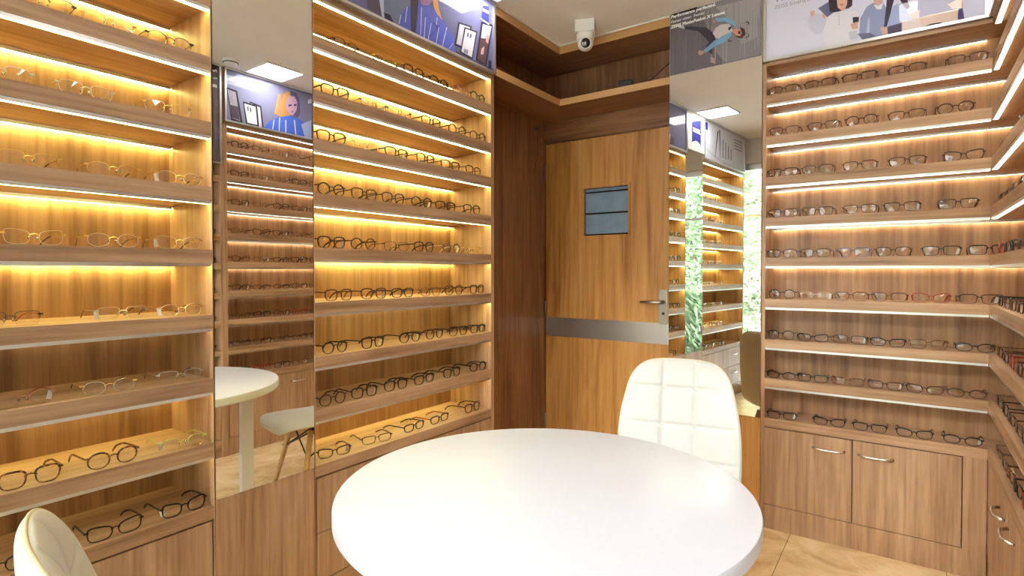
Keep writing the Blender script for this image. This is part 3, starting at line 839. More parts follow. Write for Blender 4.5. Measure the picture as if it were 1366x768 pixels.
# grey running man posters (unframed prints)
def runner_poster(label, loc, rz, x0, x1, z0, z1, conv):
    p = thing('poster', label, 'poster', loc, rz)
    bx('panel', (x0, x1, 0.0, 0.006, z0, z1), 'white_plastic', p)
    items = [(c, [conv(a, z) for a, z in ps]) for c, ps in ART['runner']]
    print_mesh('print', items, (x0 + 0.001, x1 - 0.001, z0 + 0.001, z1 - 0.001), lambda a, z: (a, 0.0, z), (0, -1, 0), p, 'poster_print', (104, 96, 102))
    for txt, (a, z), sz, bold, fit in (('Performance perfected.', conv(0.713, 2.655), 0.022, 0.0011, 0.243), ('Faster clear. Faster', conv(0.713, 2.629), 0.019, 0.0003, 0.186), ('ZEISS PhotoFusion X Lenses', conv(0.713, 2.601), 0.022, 0.0011, 0.29)):
        lettering('lettering', txt, (a, -0.0005, z), (1, 0, 0), (0, 0, 1), (0, -1, 0), sz, p, 'ink_white', shear=0.12, bold=bold, fit=fit)
    return p
runner_poster('grey poster of a leaping man in a denim jacket above the narrow mirror', (1.184, YB, 0.0), -ang, -0.4795, -0.002, 2.346, CEIL - 0.002, lambda a, z: ((a - 1.184) / math.cos(ang), z))
q = runner_poster('dark grey poster with white lettering seen at the left edge of the tall mirror', (XR - 0.0075, 1.963, 0.0), -PI / 2, 0.012, 0.75, 2.02, CEIL - 0.012, lambda a, z: ((a - 0.703) * 1.5 + 0.012, 2.668 - (2.68 - z) * 1.9))
bm = bmesh.new()
for d in ((0.0, 0.762, 2.008, 2.020), (0.0, 0.762, CEIL - 0.014, CEIL - 0.002), (0.0, 0.012, 2.020, CEIL - 0.014), (0.75, 0.762, 2.020, CEIL - 0.014)):
    box(bm, d[0], d[1], -0.008, 0.0, d[2], d[3])
obj('frame', bm, 'aluminium', q)

# ------------------------------------------------------------------ eyeglasses
def outline(shape, w, h, n=22):
    pts = []
    for i in range(n):
        t = 2 * PI * i / n
        e = {'rect': 0.50, 'soft': 0.66, 'round': 1.0, 'cat': 0.62, 'oval': 0.92}[shape]
        c, s = math.cos(t), math.sin(t)
        x = math.copysign(abs(c) ** e, c) * w / 2
        z = math.copysign(abs(s) ** e, s) * h / 2
        if shape in ('rect', 'soft'):
            x *= 1.0 + 0.11 * z / (h / 2)
        if shape == 'cat':
            x *= 1.0 + 0.10 * z / (h / 2)
            if z > 0:
                z += 0.10 * h * (x / (w / 2))           # outer corner lifted (mirrored per eye)
        pts.append((x, z))
    return pts

GL = {}
def glasses_meshes(shape, mat, rim='full', temple_mat=None, w=0.056, h=0.038, t=0.0040):
    key = (shape, mat, rim, temple_mat, w, h, t)
    if key in GL:
        return GL[key]
    gap = 0.016 if w > 0.051 else 0.019
    cx = gap / 2 + w / 2
    zc = h / 2 + t / 2 + 0.0005
    bm = bmesh.new()
    base = outline(shape, w, h)
    dep = 0.0036 if t > 0.002 else 0.0018
    def rim_loop(sgn):
        P = [(sgn * (cx + x), zc + z) for x, z in base]
        n = len(P)
        rings = []
        idx = list(range(n))
        if rim == 'half':
            idx = [i for i in range(n) if base[i][1] > -0.18 * h]
            # ordered run through the top
            k0 = [i for i in idx if (i - 1) % n not in idx][0]
            idx = [(k0 + k) % n for k in range(len(idx))]
        for i in idx:
            p, a, b = P[i], P[i - 1], P[(i + 1) % n]
            tx, tz = b[0] - a[0], b[1] - a[1]
            L = math.hypot(tx, tz) or 1
            nx, nz = tz / L, -tx / L
            tk = t * (0.86 + 0.34 * base[i][1] / (h / 2)) if t > 0.002 else t      # brow a little heavier
            yb = -0.002 * (1 - ((p[0] / (cx + w / 2)) ** 2)) * 2          # face curve
            rings.append([bm.verts.new((p[0] + nx * o, yb + d, p[1] + nz * o)) for o, d in ((-tk / 2, -dep / 2), (tk / 2, -dep / 2), (tk / 2, dep / 2), (-tk / 2, dep / 2))])
        m = len(rings)
        for i in range(m if rim != 'half' else m - 1):
            a, b = rings[i], rings[(i + 1) % m]
            for k in range(4):
                bm.faces.new((a[k], a[(k + 1) % 4], b[(k + 1) % 4], b[k]))
    edge_faces = set()
    if rim == 'none':                       # polished lens edge drawn as a hair-thin loop
        t0, t, dep = t, 0.0009, 0.002
        for s in (1, -1):
            rim_loop(s)
        edge_faces = set(bm.faces)
        t = t0
        for f in edge_faces:
            f.material_index = 1
    for s in (1, -1):
        if rim != 'none':
            rim_loop(s)
        # end piece
        zt = zc + h * 0.26
        box(bm, min(s * (cx + w / 2 - 0.003), s * (cx + w / 2 + 0.007)), max(s * (cx + w / 2 - 0.003), s * (cx + w / 2 + 0.007)), -0.001, 0.005, zt - 0.0022, zt + 0.0022)
    zb = zc + h * 0.16
    tube(bm, [(-gap / 2 - 0.003, -0.003, zb - 0.002), (-gap / 4, -0.0045, zb + 0.002), (0, -0.005, zb + 0.003), (gap / 4, -0.0045, zb + 0.002), (gap / 2 + 0.003, -0.003, zb - 0.002)], max(0.0011, t * 0.55), 6)
    front = to_mesh('front', bm, ['frame_' + mat, 'lens_edge'])
    lens = []
    for s in (1, -1):
        bm = bmesh.new()
        ps = [(s * (cx + x), zc + z) for x, z in base]
        f = [bm.verts.new((x, -0.002 * (1 - ((x / (cx + w / 2)) ** 2)) * 2, z)) for x, z in ps]
        c = bm.verts.new((s * cx, -0.0045, zc))
        for i in range(len(f)):
            bm.faces.new((f[i], f[(i + 1) % len(f)], c))
        if rim == 'none' or rim == 'half':      # polished lens edge
            n = len(ps)
            for i in range(n):
                a, b = ps[i], ps[(i + 1) % n]
                q = [bm.verts.new((a[0], -0.003, a[1])), bm.verts.new((b[0], -0.003, b[1])), bm.verts.new((b[0], 0.0, b[1])), bm.verts.new((a[0], 0.0, a[1]))]
                ff = bm.faces.new(q); ff.material_index = 1
        me = to_mesh('lens', bm, ['lens_glass', 'clear_rim'], smooth=False)
        lens.append(me)
    temples = []
    zt = zc + h * 0.26
    for s in (1, -1):
        bm = bmesh.new()
        xo = s * (cx + w / 2 + 0.005)
        path = [(xo, 0.003, zt), (xo, 0.040, zt), (xo - s * 0.002, 0.085, zt - 0.001), (xo - s * 0.005, 0.102, zt - 0.006), (xo - s * 0.008, 0.120, max(0.012, zt - 0.014)), (xo - s * 0.010, 0.136, 0.0042)]
        th, tw = (0.0044, 0.0024) if t > 0.002 else (0.0022, 0.0014)
        rings = []
        for i, p in enumerate(path):
            k = 1.0 if i < 3 else 1.35
            rings.append([bm.verts.new((p[0] + a * tw / 2 * k, p[1], p[2] + b * th / 2 * k)) for a, b in ((-1, -1), (1, -1), (1, 1), (-1, 1))])
        for a, b in zip(rings, rings[1:]):
            for k in range(4):
                bm.faces.new((a[k], a[(k + 1) % 4], b[(k + 1) % 4], b[k]))
        bm.faces.new(rings[0][::-1]); bm.faces.new(rings[-1])
        me = to_mesh('temple', bm, ['frame_' + (temple_mat or mat), 'frame_' + (temple_mat or ('brown' if t < 0.002 else mat))])
        for p in me.polygons:
            if p.center.y > 0.086:
                p.material_index = 1
        temples.append(me)
    pads = []
    if t < 0.002 or rim != 'full':
        for s in (1, -1):
            bm = bmesh.new()
            lathe(bm, [(0, -0.005), (0.0028, -0.003), (0.0034, 0.0), (0.0028, 0.003), (0, 0.005)], 8, (s * 0.0085, 0.005, zb - 0.008))
            pads.append(to_mesh('nose_pad', bm, 'clear_rim', smooth=True))
    GL[key] = (front, lens, temples, pads)
    return GL[key]

bm = bmesh.new()
box(bm, -0.0055, 0.0055, -0.0004, 0.0004, -0.026, 0.0)
tag_me = to_mesh('price_tag', bm, 'paper_tag')

ORD = ['first', 'second', 'third', 'fourth', 'fifth', 'sixth', 'seventh']
SHELF = ['top', 'second', 'third', 'fourth', 'fifth', 'sixth', 'seventh', 'eighth', 'lowest']
def put_glasses(pos, rz, spec, label, group, price=False, tag_side=1):
    shape, mat = spec[0], spec[1]
    rim = spec[2] if len(spec) > 2 else 'full'
    tmat = spec[3] if len(spec) > 3 else None
    dims = dict(spec[4]) if len(spec) > 4 else {}
    front, lens, temples, pads = glasses_meshes(shape, mat, rim, tmat, **dims)
    g = thing('eyeglasses', label, 'glasses', pos, rz, group)
    link('front', front, g)
    for m in lens:
        link('lens', m, g)
    for m in temples:
        link('temple', m, g)
    for m in pads:
        link('nose_pad', m, g)
    if price:
        o = link('price_tag', tag_me, g)
        o.location = (tag_side * 0.060, 0.012, 0.030); o.rotation_euler = (0.25, tag_side * 0.2, random.uniform(-0.5, 0.5))
    return g

THIN = (('t', 0.0016),)
FINE = (('t', 0.0016), ('w', 0.050), ('h', 0.036))
RND = (('w', 0.048), ('h', 0.043), ('t', 0.0038))
TALL = (('w', 0.050), ('h', 0.042))
SMALL = (('w', 0.055), ('h', 0.033))
rimless = lambda m='gold', s='oval': (s, m, 'none', None, FINE)
half = lambda m='gold', s='soft', tm=None: (s, m, 'half', tm, FINE)
blk, brn = ('soft', 'black'), ('soft', 'brown')
DESC = {'none': 'rimless', 'half': 'half-rim', 'full': ''}
SHN = {'rect': 'rectangular', 'soft': 'square', 'round': 'round', 'cat': 'cat-eye', 'oval': 'oval'}
def describe(spec):
    rim = DESC[spec[2]] if len(spec) > 2 else ''
    return ' '.join(w for w in (spec[1], rim or SHN[spec[0]]) if w)

def row_label(spec, i, n, side, shelf, unit):
    return '%s glasses, %s from %s on the %s shelf, %s' % (describe(spec), ORD[i], side, SHELF[shelf], unit)

# left unit: mostly rimless and half-rim metal pairs
L_POS = [[0.46, 0.63, 0.80], [0.515, 0.608, 0.735], [0.389, 0.565, 0.767], [0.443, 0.626, 0.798], [0.451, 0.624, 0.796], [0.402, 0.644, 0.807], [0.427, 0.610, 0.796], [0.436, 0.615, 0.805], [0.378, 0.618, 0.803]]
L_POS[1] = [0.478, 0.620, 0.775]
L_SPEC = [[rimless('silver')] * 3, [half('gunmetal'), rimless('gold'), half('gunmetal', 'round')],
          [half('silver'), rimless('silver', 'soft'), rimless('gold', 'soft')], [half('gold'), half('gold', 'oval'), rimless('gold')],
          [rimless('gold', 'cat'), rimless('gold', 'oval'), rimless('gold', 'cat')], [half('gunmetal', 'rect', 'red'), rimless('silver', 'rect'), rimless('gold', 'oval')],
          [half('pink', 'oval', 'red'), rimless('gold', 'oval'), half('silver', 'rect')],
          [('soft', 'tortoise', 'full', None, TALL), ('oval', 'tortoise', 'full', None, TALL), ('oval', 'green', 'half', 'green', FINE)],
          [('cat', 'black', 'full', None, (('t', 0.003),)), ('cat', 'black', 'full', None, (('t', 0.003),)), ('cat', 'black', 'full', None, (('t', 0.0036), ('w', 0.051)))]]
for s, (ps, sp) in enumerate(zip(L_POS, L_SPEC)):
    for i, (y, spec) in enumerate(zip(ps, sp)):
        y = min(y, 0.800)
        fx = -0.018 if s >= 7 else -0.024
        put_glasses((fx, y, ZL[s] + FAS), PI / 2 + R(random.uniform(-5, 5)), spec, row_label(spec, len(ps) - 1 - i, len(ps), 'the mirror', s, 'left unit'), 'glasses on the left unit', price=(s, i) in ((3, 2), (4, 2), (5, 1), (5, 2), (6, 0), (7, 2), (8, 2)), tag_side=-1 if i else 1)

# unit beside the door: mostly dark acetate pairs
R_POS = [[1.42, 1.621, 1.786, 1.95, 2.108, 2.240], [1.366, 1.557, 1.7, 1.897, 2.080, 2.240], [1.348, 1.518, 1.682, 1.860, 2.030, 2.204], [1.346, 1.505, 1.662, 1.834, 1.994, 2.192], [1.347, 1.500, 1.682, 1.848, 2.038, 2.198],
         [1.378, 1.553, 1.715, 1.892, 2.054, 2.232], [1.36, 1.547, 1.758, 1.917, 2.085, 2.240], [1.348, 1.502, 1.674, 1.848, 2.038, 2.240], [1.364, 1.577, 1.795, 1.963, 2.21]]
R_SPEC = [[half('gunmetal', 'soft'), ('round', 'yellow', 'full', None, (('t', 0.002), ('w', 0.048), ('h', 0.040))), ('soft', 'brown', 'full', None, TALL), ('oval', 'black'), ('round', 'pink', 'full', None, RND), ('round', 'teal', 'full', None, RND)],
          [('soft', 'black', 'full', None, TALL), ('soft', 'gunmetal', 'full', None, THIN), ('soft', 'gunmetal', 'full', None, THIN), ('soft', 'black', 'full', None, TALL), ('round', 'black', 'full', None, RND), ('round', 'brown', 'full', None, RND)],
          [('soft', 'black', 'full', None, TALL), ('soft', 'silver', 'full', None, THIN), ('soft', 'black'), ('soft', 'black', 'full', None, TALL), ('rect', 'black'), ('soft', 'brown')],
          [('round', 'black', 'full', None, RND), ('soft', 'brown', 'full', None, TALL), ('soft', 'brown', 'full', None, TALL), ('round', 'black', 'full', None, RND), ('soft', 'black'), ('soft', 'black', 'full', None, TALL)],
          [('soft', 'brown', 'full', None, TALL), ('round', 'brown', 'full', None, RND), ('soft', 'gunmetal', 'full', None, THIN), ('soft', 'black', 'full', None, TALL), ('round', 'clear', 'full', 'silver', RND), ('round', 'gold', 'full', None, (('t', 0.0016), ('w', 0.046), ('h', 0.040)))],
          [('soft', 'brown', 'full', None, TALL), ('soft', 'brown', 'full', None, TALL), ('soft', 'black'), ('soft', 'gunmetal', 'full', None, THIN), ('soft', 'brown', 'full', None, TALL), ('soft', 'black', 'full', None, TALL)],
          [('round', 'black', 'full', None, RND), ('soft', 'black', 'full', None, TALL), ('round', 'black', 'full', None, RND), ('round', 'brown', 'full', None, RND), ('soft', 'black', 'full', None, TALL), ('soft', 'black')],
          [('round', 'brown', 'full', None, RND), ('soft', 'black', 'full', None, TALL), ('soft', 'black', 'full', None, TALL), ('soft', 'black'), ('soft', 'black', 'full', None, TALL), ('round', 'black', 'full', None, RND)],
          [('cat', 'brown', 'full', None, SMALL), ('rect', 'brown', 'full', None, (('t', 0.0024), ('h', 0.031))), ('soft', 'black', 'full', None, SMALL), ('soft', 'black', 'full', 'red', SMALL), ('soft', 'black', 'full', None, TALL)]]
for s, (ps, sp) in enumerate(zip(R_POS, R_SPEC)):
    for i, (y, spec) in enumerate(zip(ps, sp)):
        twist = 16 if (s == 8 and i < 2) else random.uniform(-6, 6)
        put_glasses((-0.028 if s < 8 else -0.040, y, ZR[s] + FAS), PI / 2 - R(twist), spec, row_label(spec, i, len(ps), 'the mirror', s, 'unit beside door'), 'glasses on the unit beside the door', price=(s * 5 + i * 3) % 4 == 0 or s in (6, 7) and i % 2 == 1, tag_side=1)

# back wall unit
B_POS = [[1.277, 1.433, 1.591, 1.768, 1.973], [1.281, 1.448, 1.600, 1.768, 1.936], [1.275, 1.425, 1.596, 1.772, 1.965], [1.276, 1.426, 1.597, 1.755, 1.949], [1.274, 1.418, 1.572, 1.725, 1.894, 2.051],
         [1.276, 1.421, 1.566, 1.712, 1.862, 2.021], [1.272, 1.412, 1.562, 1.708, 1.855, 2.009], [1.274, 1.412, 1.555, 1.700, 1.843, 1.985], [1.278, 1.482, 1.643, 1.808, 1.973]]
bk, br, tt = ('rect', 'black', 'full', None, (('t', 0.003),)), ('soft', 'brown', 'full', None, (('t', 0.003),)), ('soft', 'tortoise', 'full', None, (('t', 0.003),))
B_SPEC = [[br, br, bk, br, br], [br, br, ('oval', 'brown', 'full', None, TALL), br, ('oval', 'brown', 'full', None, TALL)], [bk, br, br, br, ('cat', 'brown')], [br, bk, br, bk, bk],
          [br, br, ('rect', 'blue', 'full', None, (('t', 0.0026),)), br, bk, ('rect', 'black')],
          [('round', 'black', 'full', None, RND), rimless('silver', 'soft'), br, br, ('cat', 'red', 'full', None, (('t', 0.003),)), bk],
          [('round', 'black', 'full', None, RND), ('cat', 'black', 'full', None, SMALL), ('rect', 'black', 'full', None, (('t', 0.0024),)), ('cat', 'black', 'full', None, SMALL), tt, ('oval', 'black', 'full', None, SMALL)],
          [('oval', 'black', 'full', None, SMALL), ('rect', 'black', 'full', None, SMALL), ('rect', 'tortoise', 'full', None, SMALL), ('rect', 'brown', 'full', None, SMALL), ('cat', 'brown', 'full', None, SMALL), ('oval', 'brown', 'full', None, SMALL)],
          [('rect', 'black', 'full', None, SMALL), ('cat', 'black', 'full', None, SMALL), ('rect', 'black', 'full', None, SMALL), ('cat', 'black', 'full', None, SMALL), ('oval', 'black', 'full', None, SMALL)]]
for s, (ps, sp) in enumerate(zip(B_POS, B_SPEC)):
    for i, (x, spec) in enumerate(zip(ps, sp)):
        put_glasses((x, YB + 0.024, ZB[s] + FAS), R(random.uniform(-3, 3)), spec, row_label(spec, i, len(ps), 'the left', s, 'back wall'), 'glasses on the back wall unit', price=(s * 3 + i) % 4 == 0, tag_side=1)

# right wall unit (seen edge-on and in the tall mirror)
pool = [br, bk, tt, ('cat', 'brown'), ('rect', 'black'), ('soft', 'black', 'full', None, TALL), half('gunmetal'), ('soft', 'brown', 'full', None, SMALL), ('cat', 'red'), ('rect', 'gunmetal', 'full', None, THIN)]
for s in range(9):
    for i in range(6):
        y = 2.895 - i * 0.157 + random.uniform(-0.003, 0.003)
        spec = pool[(s * 7 + i * 3 + (s * i) % 4) % len(pool)]
        if (s, i) == (4, 4):
            spec = ('rect', 'clear', 'full', 'silver', SMALL)
        put_glasses((XR + 0.026, y, ZB[s] + FAS), -PI / 2 + R(random.uniform(-3, 3)), spec, row_label(spec, i, 6, 'the corner', s, 'right wall'), 'glasses on the right wall unit', price=(s + 2 * i) % 3 == 0, tag_side=-1)
for k, s in enumerate(range(3, 9)):
    spec = pool[(k * 3) % len(pool)]
    put_glasses((XR + 0.04, 1.872, ZB[s] + 0.030), -PI / 2, spec, '%s glasses at the left mirror edge, %s shelf' % (describe(spec), SHELF[s]), 'glasses on the neighbouring right unit')

# ------------------------------------------------------------------ round table
tb = thing('round_table', 'round white table on square white legs in the foreground', 'table', (1.044, 1.167, 0))
bm = bmesh.new()
lathe(bm, [(0, 0.750), (0.494, 0.750), (0.498, 0.7485), (0.4995, 0.745), (0.4995, 0.718), (0.497, 0.714), (0.490, 0.712), (0, 0.712)], 128)
me = to_mesh('tabletop', bm, 'white_laminate'); smooth_by_angle(me, 30)
link('tabletop', me, tb)
for k in range(4):
    a = R(103 + 90 * k)
    bm = bmesh.new(); box(bm, -0.0275, 0.0275, -0.0275, 0.0275, 0.0, 0.712)
    o = obj('leg', bm, 'white_laminate', tb, bevel=0.002)
    o.location = (0.365 * math.cos(a), 0.365 * math.sin(a), 0); o.rotation_euler = (0, 0, a + R(2))
bm = bmesh.new()
for k in range(2):
    a = R(103 + 90 * k)
    d = Vector((math.cos(a), math.sin(a), 0)); n = Vector((-d.y, d.x, 0))
    c = [d * 0.36 + n * 0.012, d * -0.36 + n * 0.012, d * -0.36 - n * 0.012, d * 0.36 - n * 0.012]
    prism(bm, [(v.x, v.y) for v in c], 0.672 - 0.001 * k, 0.711)
obj('under_frame', bm, 'white_laminate', tb)

# ------------------------------------------------------------------ quilted shell chairs
def spline(keys, t):
    """Catmull-Rom through key tuples, t in 0..1"""
    n = len(keys) - 1
    f = min(max(t, 0), 1) * n
    i = min(int(f), n - 1); u = f - i
    p0, p1, p2, p3 = keys[max(i - 1, 0)], keys[i], keys[i + 1], keys[min(i + 2, n)]
    return [0.5 * (2 * b + (c - a) * u + (2 * a - 5 * b + 4 * c - d) * u * u + (3 * b - a - 3 * c + d) * u ** 3) for a, b, c, d in zip(p0, p1, p2, p3)]

# y forward, z up, half width, how far the sides wrap forward
PROF = [(0.305, 0.3880, 0.205, 0), (0.262, 0.4200, 0.222, 0.002), (0.14, 0.4205, 0.23, 0.006), (0.0, 0.4128, 0.233, 0.01), (-0.1, 0.4128, 0.235, 0.018), (-0.165, 0.4435, 0.236, 0.03), (-0.196, 0.5088, 0.238, 0.044), (-0.216, 0.5952, 0.237, 0.052), (-0.238, 0.6912, 0.228, 0.052), (-0.264, 0.7968, 0.206, 0.042), (-0.292, 0.9072, 0.182, 0.024)]

def shell_meshes():
    NS, NT = 150, 56
    def frame(s):
        y, z, w, wrap = spline(PROF, s)
        y2, z2, *_ = spline(PROF, min(s + 0.004, 1)); y1, z1, *_ = spline(PROF, max(s - 0.004, 0))
        d = Vector((0, y2 - y1, z2 - z1)).normalized()
        n = Vector((0, d.z, -d.y))                  # towards the sitter / upwards
        if n.z < 0 and s < 0.4:
            n = -n
        return Vector((0, y, z)), d, n, w, wrap
    def width(s, w):
        if s > 0.88:
            k = (s - 0.88) / 0.12
            w *= max(0.0, 1 - k ** 2.8) ** (1 / 2.8)
        if s < 0.14:
            k = (0.14 - s) / 0.14
            w *= max(0.0, 1 - k ** 2.8) ** (1 / 2.8)
        return max(w, 0.002)
    ss = []
    for i in range(NS + 1):
        q = i / NS
        ss.append(0.5 - 0.5 * math.cos(PI * q) if False else q)
    # finer at the very ends so the rounded outline is smooth
    ss = [0.0, 0.0006, 0.002, 0.004] + [x for x in ss if 0.005 < x < 0.995] + [0.996, 0.998, 0.9994, 1.0]
    lines_z = (0.790, 0.645, 0.51)
    def point(s, t, side):
        c, d, n, w, wrap = frame(s)
        ww = width(s, w)
        x = ww * t
        base = c + Vector((x, 0, 0)) + n * (wrap * (x / max(w, 1e-4)) ** 2)
        edge = max(0.0, 1 - abs(t) ** 3.2)
        endk = min(1.0, (1 - s) / 0.05, s / 0.04)
        edge *= max(0.0, endk) ** 0.5
        if side > 0:
            off = 0.004 + 0.020 * edge
            if s > 0.42:
                g = 0.0
                for xl in (-0.064, 0.064):
                    g = max(g, math.exp(-((x - xl) / 0.0065) ** 2))
                for zl in lines_z:
                    g = max(g, math.exp(-((c.z - zl) / 0.0065) ** 2))
                off -= 0.007 * g * edge
                puff = abs(math.sin(PI * (x - 0.064) / 0.128))
                off += 0.004 * puff * edge
        else:
            off = -(0.004 + 0.020 * edge)
        return base + n * off
    bm = bmesh.new()
    ts = [-1 + 2 * j / NT for j in range(NT + 1)]
    grid = {}
    for sd in (1, -1):
        for i, s in enumerate(ss):
            for j, t in enumerate(ts):
                grid[sd, i, j] = bm.verts.new(point(s, t, sd))
    for sd in (1, -1):
        for i in range(len(ss) - 1):
            for j in range(NT):
                f = (grid[sd, i, j], grid[sd, i, j + 1], grid[sd, i + 1, j + 1], grid[sd, i + 1, j])
                bm.faces.new(f if sd > 0 else f[::-1])
    for i in range(len(ss) - 1):
        for j in (0, NT):
            bm.faces.new((grid[1, i, j], grid[1, i + 1, j], grid[-1, i + 1, j], grid[-1, i, j]))
    for j in range(NT):
        for i in (0, len(ss) - 1):
            bm.faces.new((grid[1, i, j], grid[1, i, j + 1], grid[-1, i, j + 1], grid[-1, i, j]))
    shell = to_mesh('shell', bm, 'leatherette', smooth=True)
    # piping along the seam
    loop = [point(s, -1, 1) * 0.5 + point(s, -1, -1) * 0.5 for s in ss] + [point(1.0, t, 1) * 0.5 + point(1.0, t, -1) * 0.5 for t in ts[1:-1]] + [point(s, 1, 1) * 0.5 + point(s, 1, -1) * 0.5 for s in reversed(ss)] + [point(0.0, t, 1) * 0.5 + point(0.0, t, -1) * 0.5 for t in reversed(ts[1:-1])]
    clean = [loop[0]]
    for p in loop[1:]:
        if (p - clean[-1]).length > 0.006:
            clean.append(p)
    if (clean[-1] - clean[0]).length < 0.004:
        clean.pop()
    bm = bmesh.new()
    tube(bm, clean, 0.0032, 8, closed=True)
    pipe = to_mesh('piping', bm, 'piping', smooth=True)
    buttons = []
    for zl in lines_z:
        for xl in (-0.064, 0.064):
            s = min((abs(frame(q / 400)[0].z - zl), q / 400) for q in range(180, 400))[1]
            c, d, n, w, wrap = frame(s)
            p = point(s, xl / width(s, w), 1)
            buttons.append((p, n))
    return shell, pipe, buttons

SHELL, PIPE, BUTTONS = shell_meshes()
bm = bmesh.new(); bmesh.ops.create_uvsphere(bm, u_segments=14, v_segments=8, radius=0.0085)
BUTTON = to_mesh('button', bm, 'leatherette', smooth=True)
def leg_mesh():
    bm = bmesh.new()
    tube(bm, [(0, 0, 0), (0, 0, 0.02), (0, 0, 0.22), (0, 0, 1.0)], [0.0105, 0.0115, 0.0145, 0.0165], 14)
    for v in bm.verts:
        pass
    return to_mesh('leg', bm, 'beech', smooth=True)
def make_chair(label, loc, rz):
    c = thing('shell_chair', label, 'chair', loc, rz, 'quilted white chairs at the round table')
    link('shell', SHELL, c)
    link('piping', PIPE, c)
    for p, n in BUTTONS:
        o = link('button', BUTTON, c); o.location = p
        o.rotation_mode = 'QUATERNION'; o.rotation_quaternion = n.to_track_quat('Z', 'Y'); o.scale = (1, 1, 0.5)
    tops, bots = [], []
    for sx in (-1, 1):
        for sy in (-1, 1):
            top, bot = Vector((sx * 0.135, sy * 0.115 + 0.005, 0.380)), Vector((sx * 0.215, sy * 0.200 + 0.005, 0.0))
            bm = bmesh.new()
            d = top - bot
            tube(bm, [bot, bot + d * 0.05, bot + d * 0.5, top], [0.0105, 0.0118, 0.0150, 0.0165], 14)
            obj('leg', bm, 'beech', c, smooth=True)
            tops.append(top); bots.append(bot)
            bm = bmesh.new()
            m = bot + d * 0.62
            out = Vector((sx, sy, 0)).normalized()
            tube(bm, [m - out * 0.022, m + out * 0.022], 0.0045, 8)
            obj('bolt', bm, 'chrome', c, smooth=True)
    at_ = lambda k, f: bots[k] + (tops[k] - bots[k]) * f
    for a, b in ((0, 1), (1, 3), (3, 2), (2, 0)):
        for p, q in ((at_(a, 0.62), at_(b, 0.98)), (at_(b, 0.62), at_(a, 0.98))):
            bm = bmesh.new(); tube(bm, [p, q], 0.0042, 8)
            obj('wire_brace', bm, 'black_metal', c, smooth=True)
    for k in range(4):
        bm = bmesh.new()
        p = tops[k]; q = Vector((p.x * 0.55, p.y * 0.55, 0.400))
        tube(bm, [p + Vector((0, 0, -0.012)), q], 0.006, 8)
        obj('seat_bracket', bm, 'black_metal', c, smooth=True)
    return c
make_chair('white buttoned shell chair behind the table, in front of the door mirror', (1.065, 2.045, 0), PI + R(13))
make_chair('white shell chair cropped at the lower left corner, nearest the camera', (0.826, 0.525, 0), R(-12))

# ------------------------------------------------------------------ ceiling
def ceiling_panel(label, x, y, s=0.29, sx=None):
    p = thing('ceiling_light', label, 'ceiling light', (x, y, CEIL), 0, 'square ceiling lights')
    h = s / 2; g = (sx or s) / 2
    bm = bmesh.new()
    for d in ((-g, g, -h, -h + 0.012), (-g, g, h - 0.012, h), (-g, -g + 0.012, -h + 0.012, h - 0.012), (g - 0.012, g, -h + 0.012, h - 0.012)):
        box(bm, *d, -0.010, -0.0005)
    obj('frame', bm, 'white_plastic', p)
    bx('diffuser', (-g + 0.012, g - 0.012, -h + 0.012, h - 0.012, -0.007, -0.001), 'panel_light', p)
ceiling_panel('square ceiling light above the right wall unit, reflected in the tall mirror', 1.862, 2.250)
ceiling_panel('square ceiling light near the tall mirror, reflected in the narrow mirror', 0.175, 0.985)
ceiling_panel('square ceiling light near the blue-shirt poster, at the top edge', 0.124, 2.185, 0.29, 0.200)
ceiling_panel('square ceiling light above the camera near the right wall', 1.862, 0.985)

sd = thing('smoke_detector', 'small round white smoke detector on the ceiling, seen in the tall mirror', 'smoke detector', (1.90, 1.955, CEIL))
bm = bmesh.new(); lathe(bm, [(0, 0), (0.050, 0), (0.050, -0.012), (0.042, -0.030), (0.030, -0.036), (0, -0.036)], 32)
obj('body', bm, 'white_plastic', sd, smooth=True)
bm = bmesh.new(); tube(bm, [(0.046 * math.cos(2 * PI * k / 24), 0.046 * math.sin(2 * PI * k / 24), -0.022) for k in range(24)], 0.003, 6, closed=True)
obj('vent_ring', bm, 'black_plastic', sd)

# security camera
cc = thing('security_camera', 'white turret security camera on a square ceiling box near the door', 'camera', (0.284, 2.822, CEIL), R(22))
bx('mounting_box', (-0.055, 0.055, -0.055, 0.055, -0.068, -0.0005), 'white_plastic', cc, bevel=0.004)
bm = bmesh.new(); lathe(bm, [(0, -0.068), (0.050, -0.068), (0.052, -0.078), (0.050, -0.096), (0.046, -0.102), (0, -0.102)], 36)
me = to_mesh('collar', bm, 'white_plastic'); smooth_by_angle(me); link('collar', me, cc)
bm = bmesh.new(); bmesh.ops.create_uvsphere(bm, u_segments=32, v_segments=20, radius=0.044)
ball = obj('eyeball', bm, 'white_plastic', cc, smooth=True); ball.location = (0, 0, -0.116)
aim = (Matrix.Rotation(-R(22), 3, 'Z') @ (Vector((1.70, 0.2, 1.5)) - Vector((0.284, 2.822, 2.56)))).normalized()
ball.rotation_mode = 'QUATERNION'; ball.rotation_quaternion = aim.to_track_quat('Z', 'Y')
bm = bmesh.new(); lathe(bm, [(0.0, 0.0465), (0.020, 0.0455), (0.027, 0.0410), (0.027, 0.034)], 32)
obj('lens', bm, 'lens_black', ball, smooth=True)
bm = bmesh.new(); lathe(bm, [(0.027, 0.030), (0.033, 0.036), (0.032, 0.042), (0.027, 0.044), (0.026, 0.040)], 32)
obj('lens_ring', bm, 'white_plastic', ball, smooth=True)

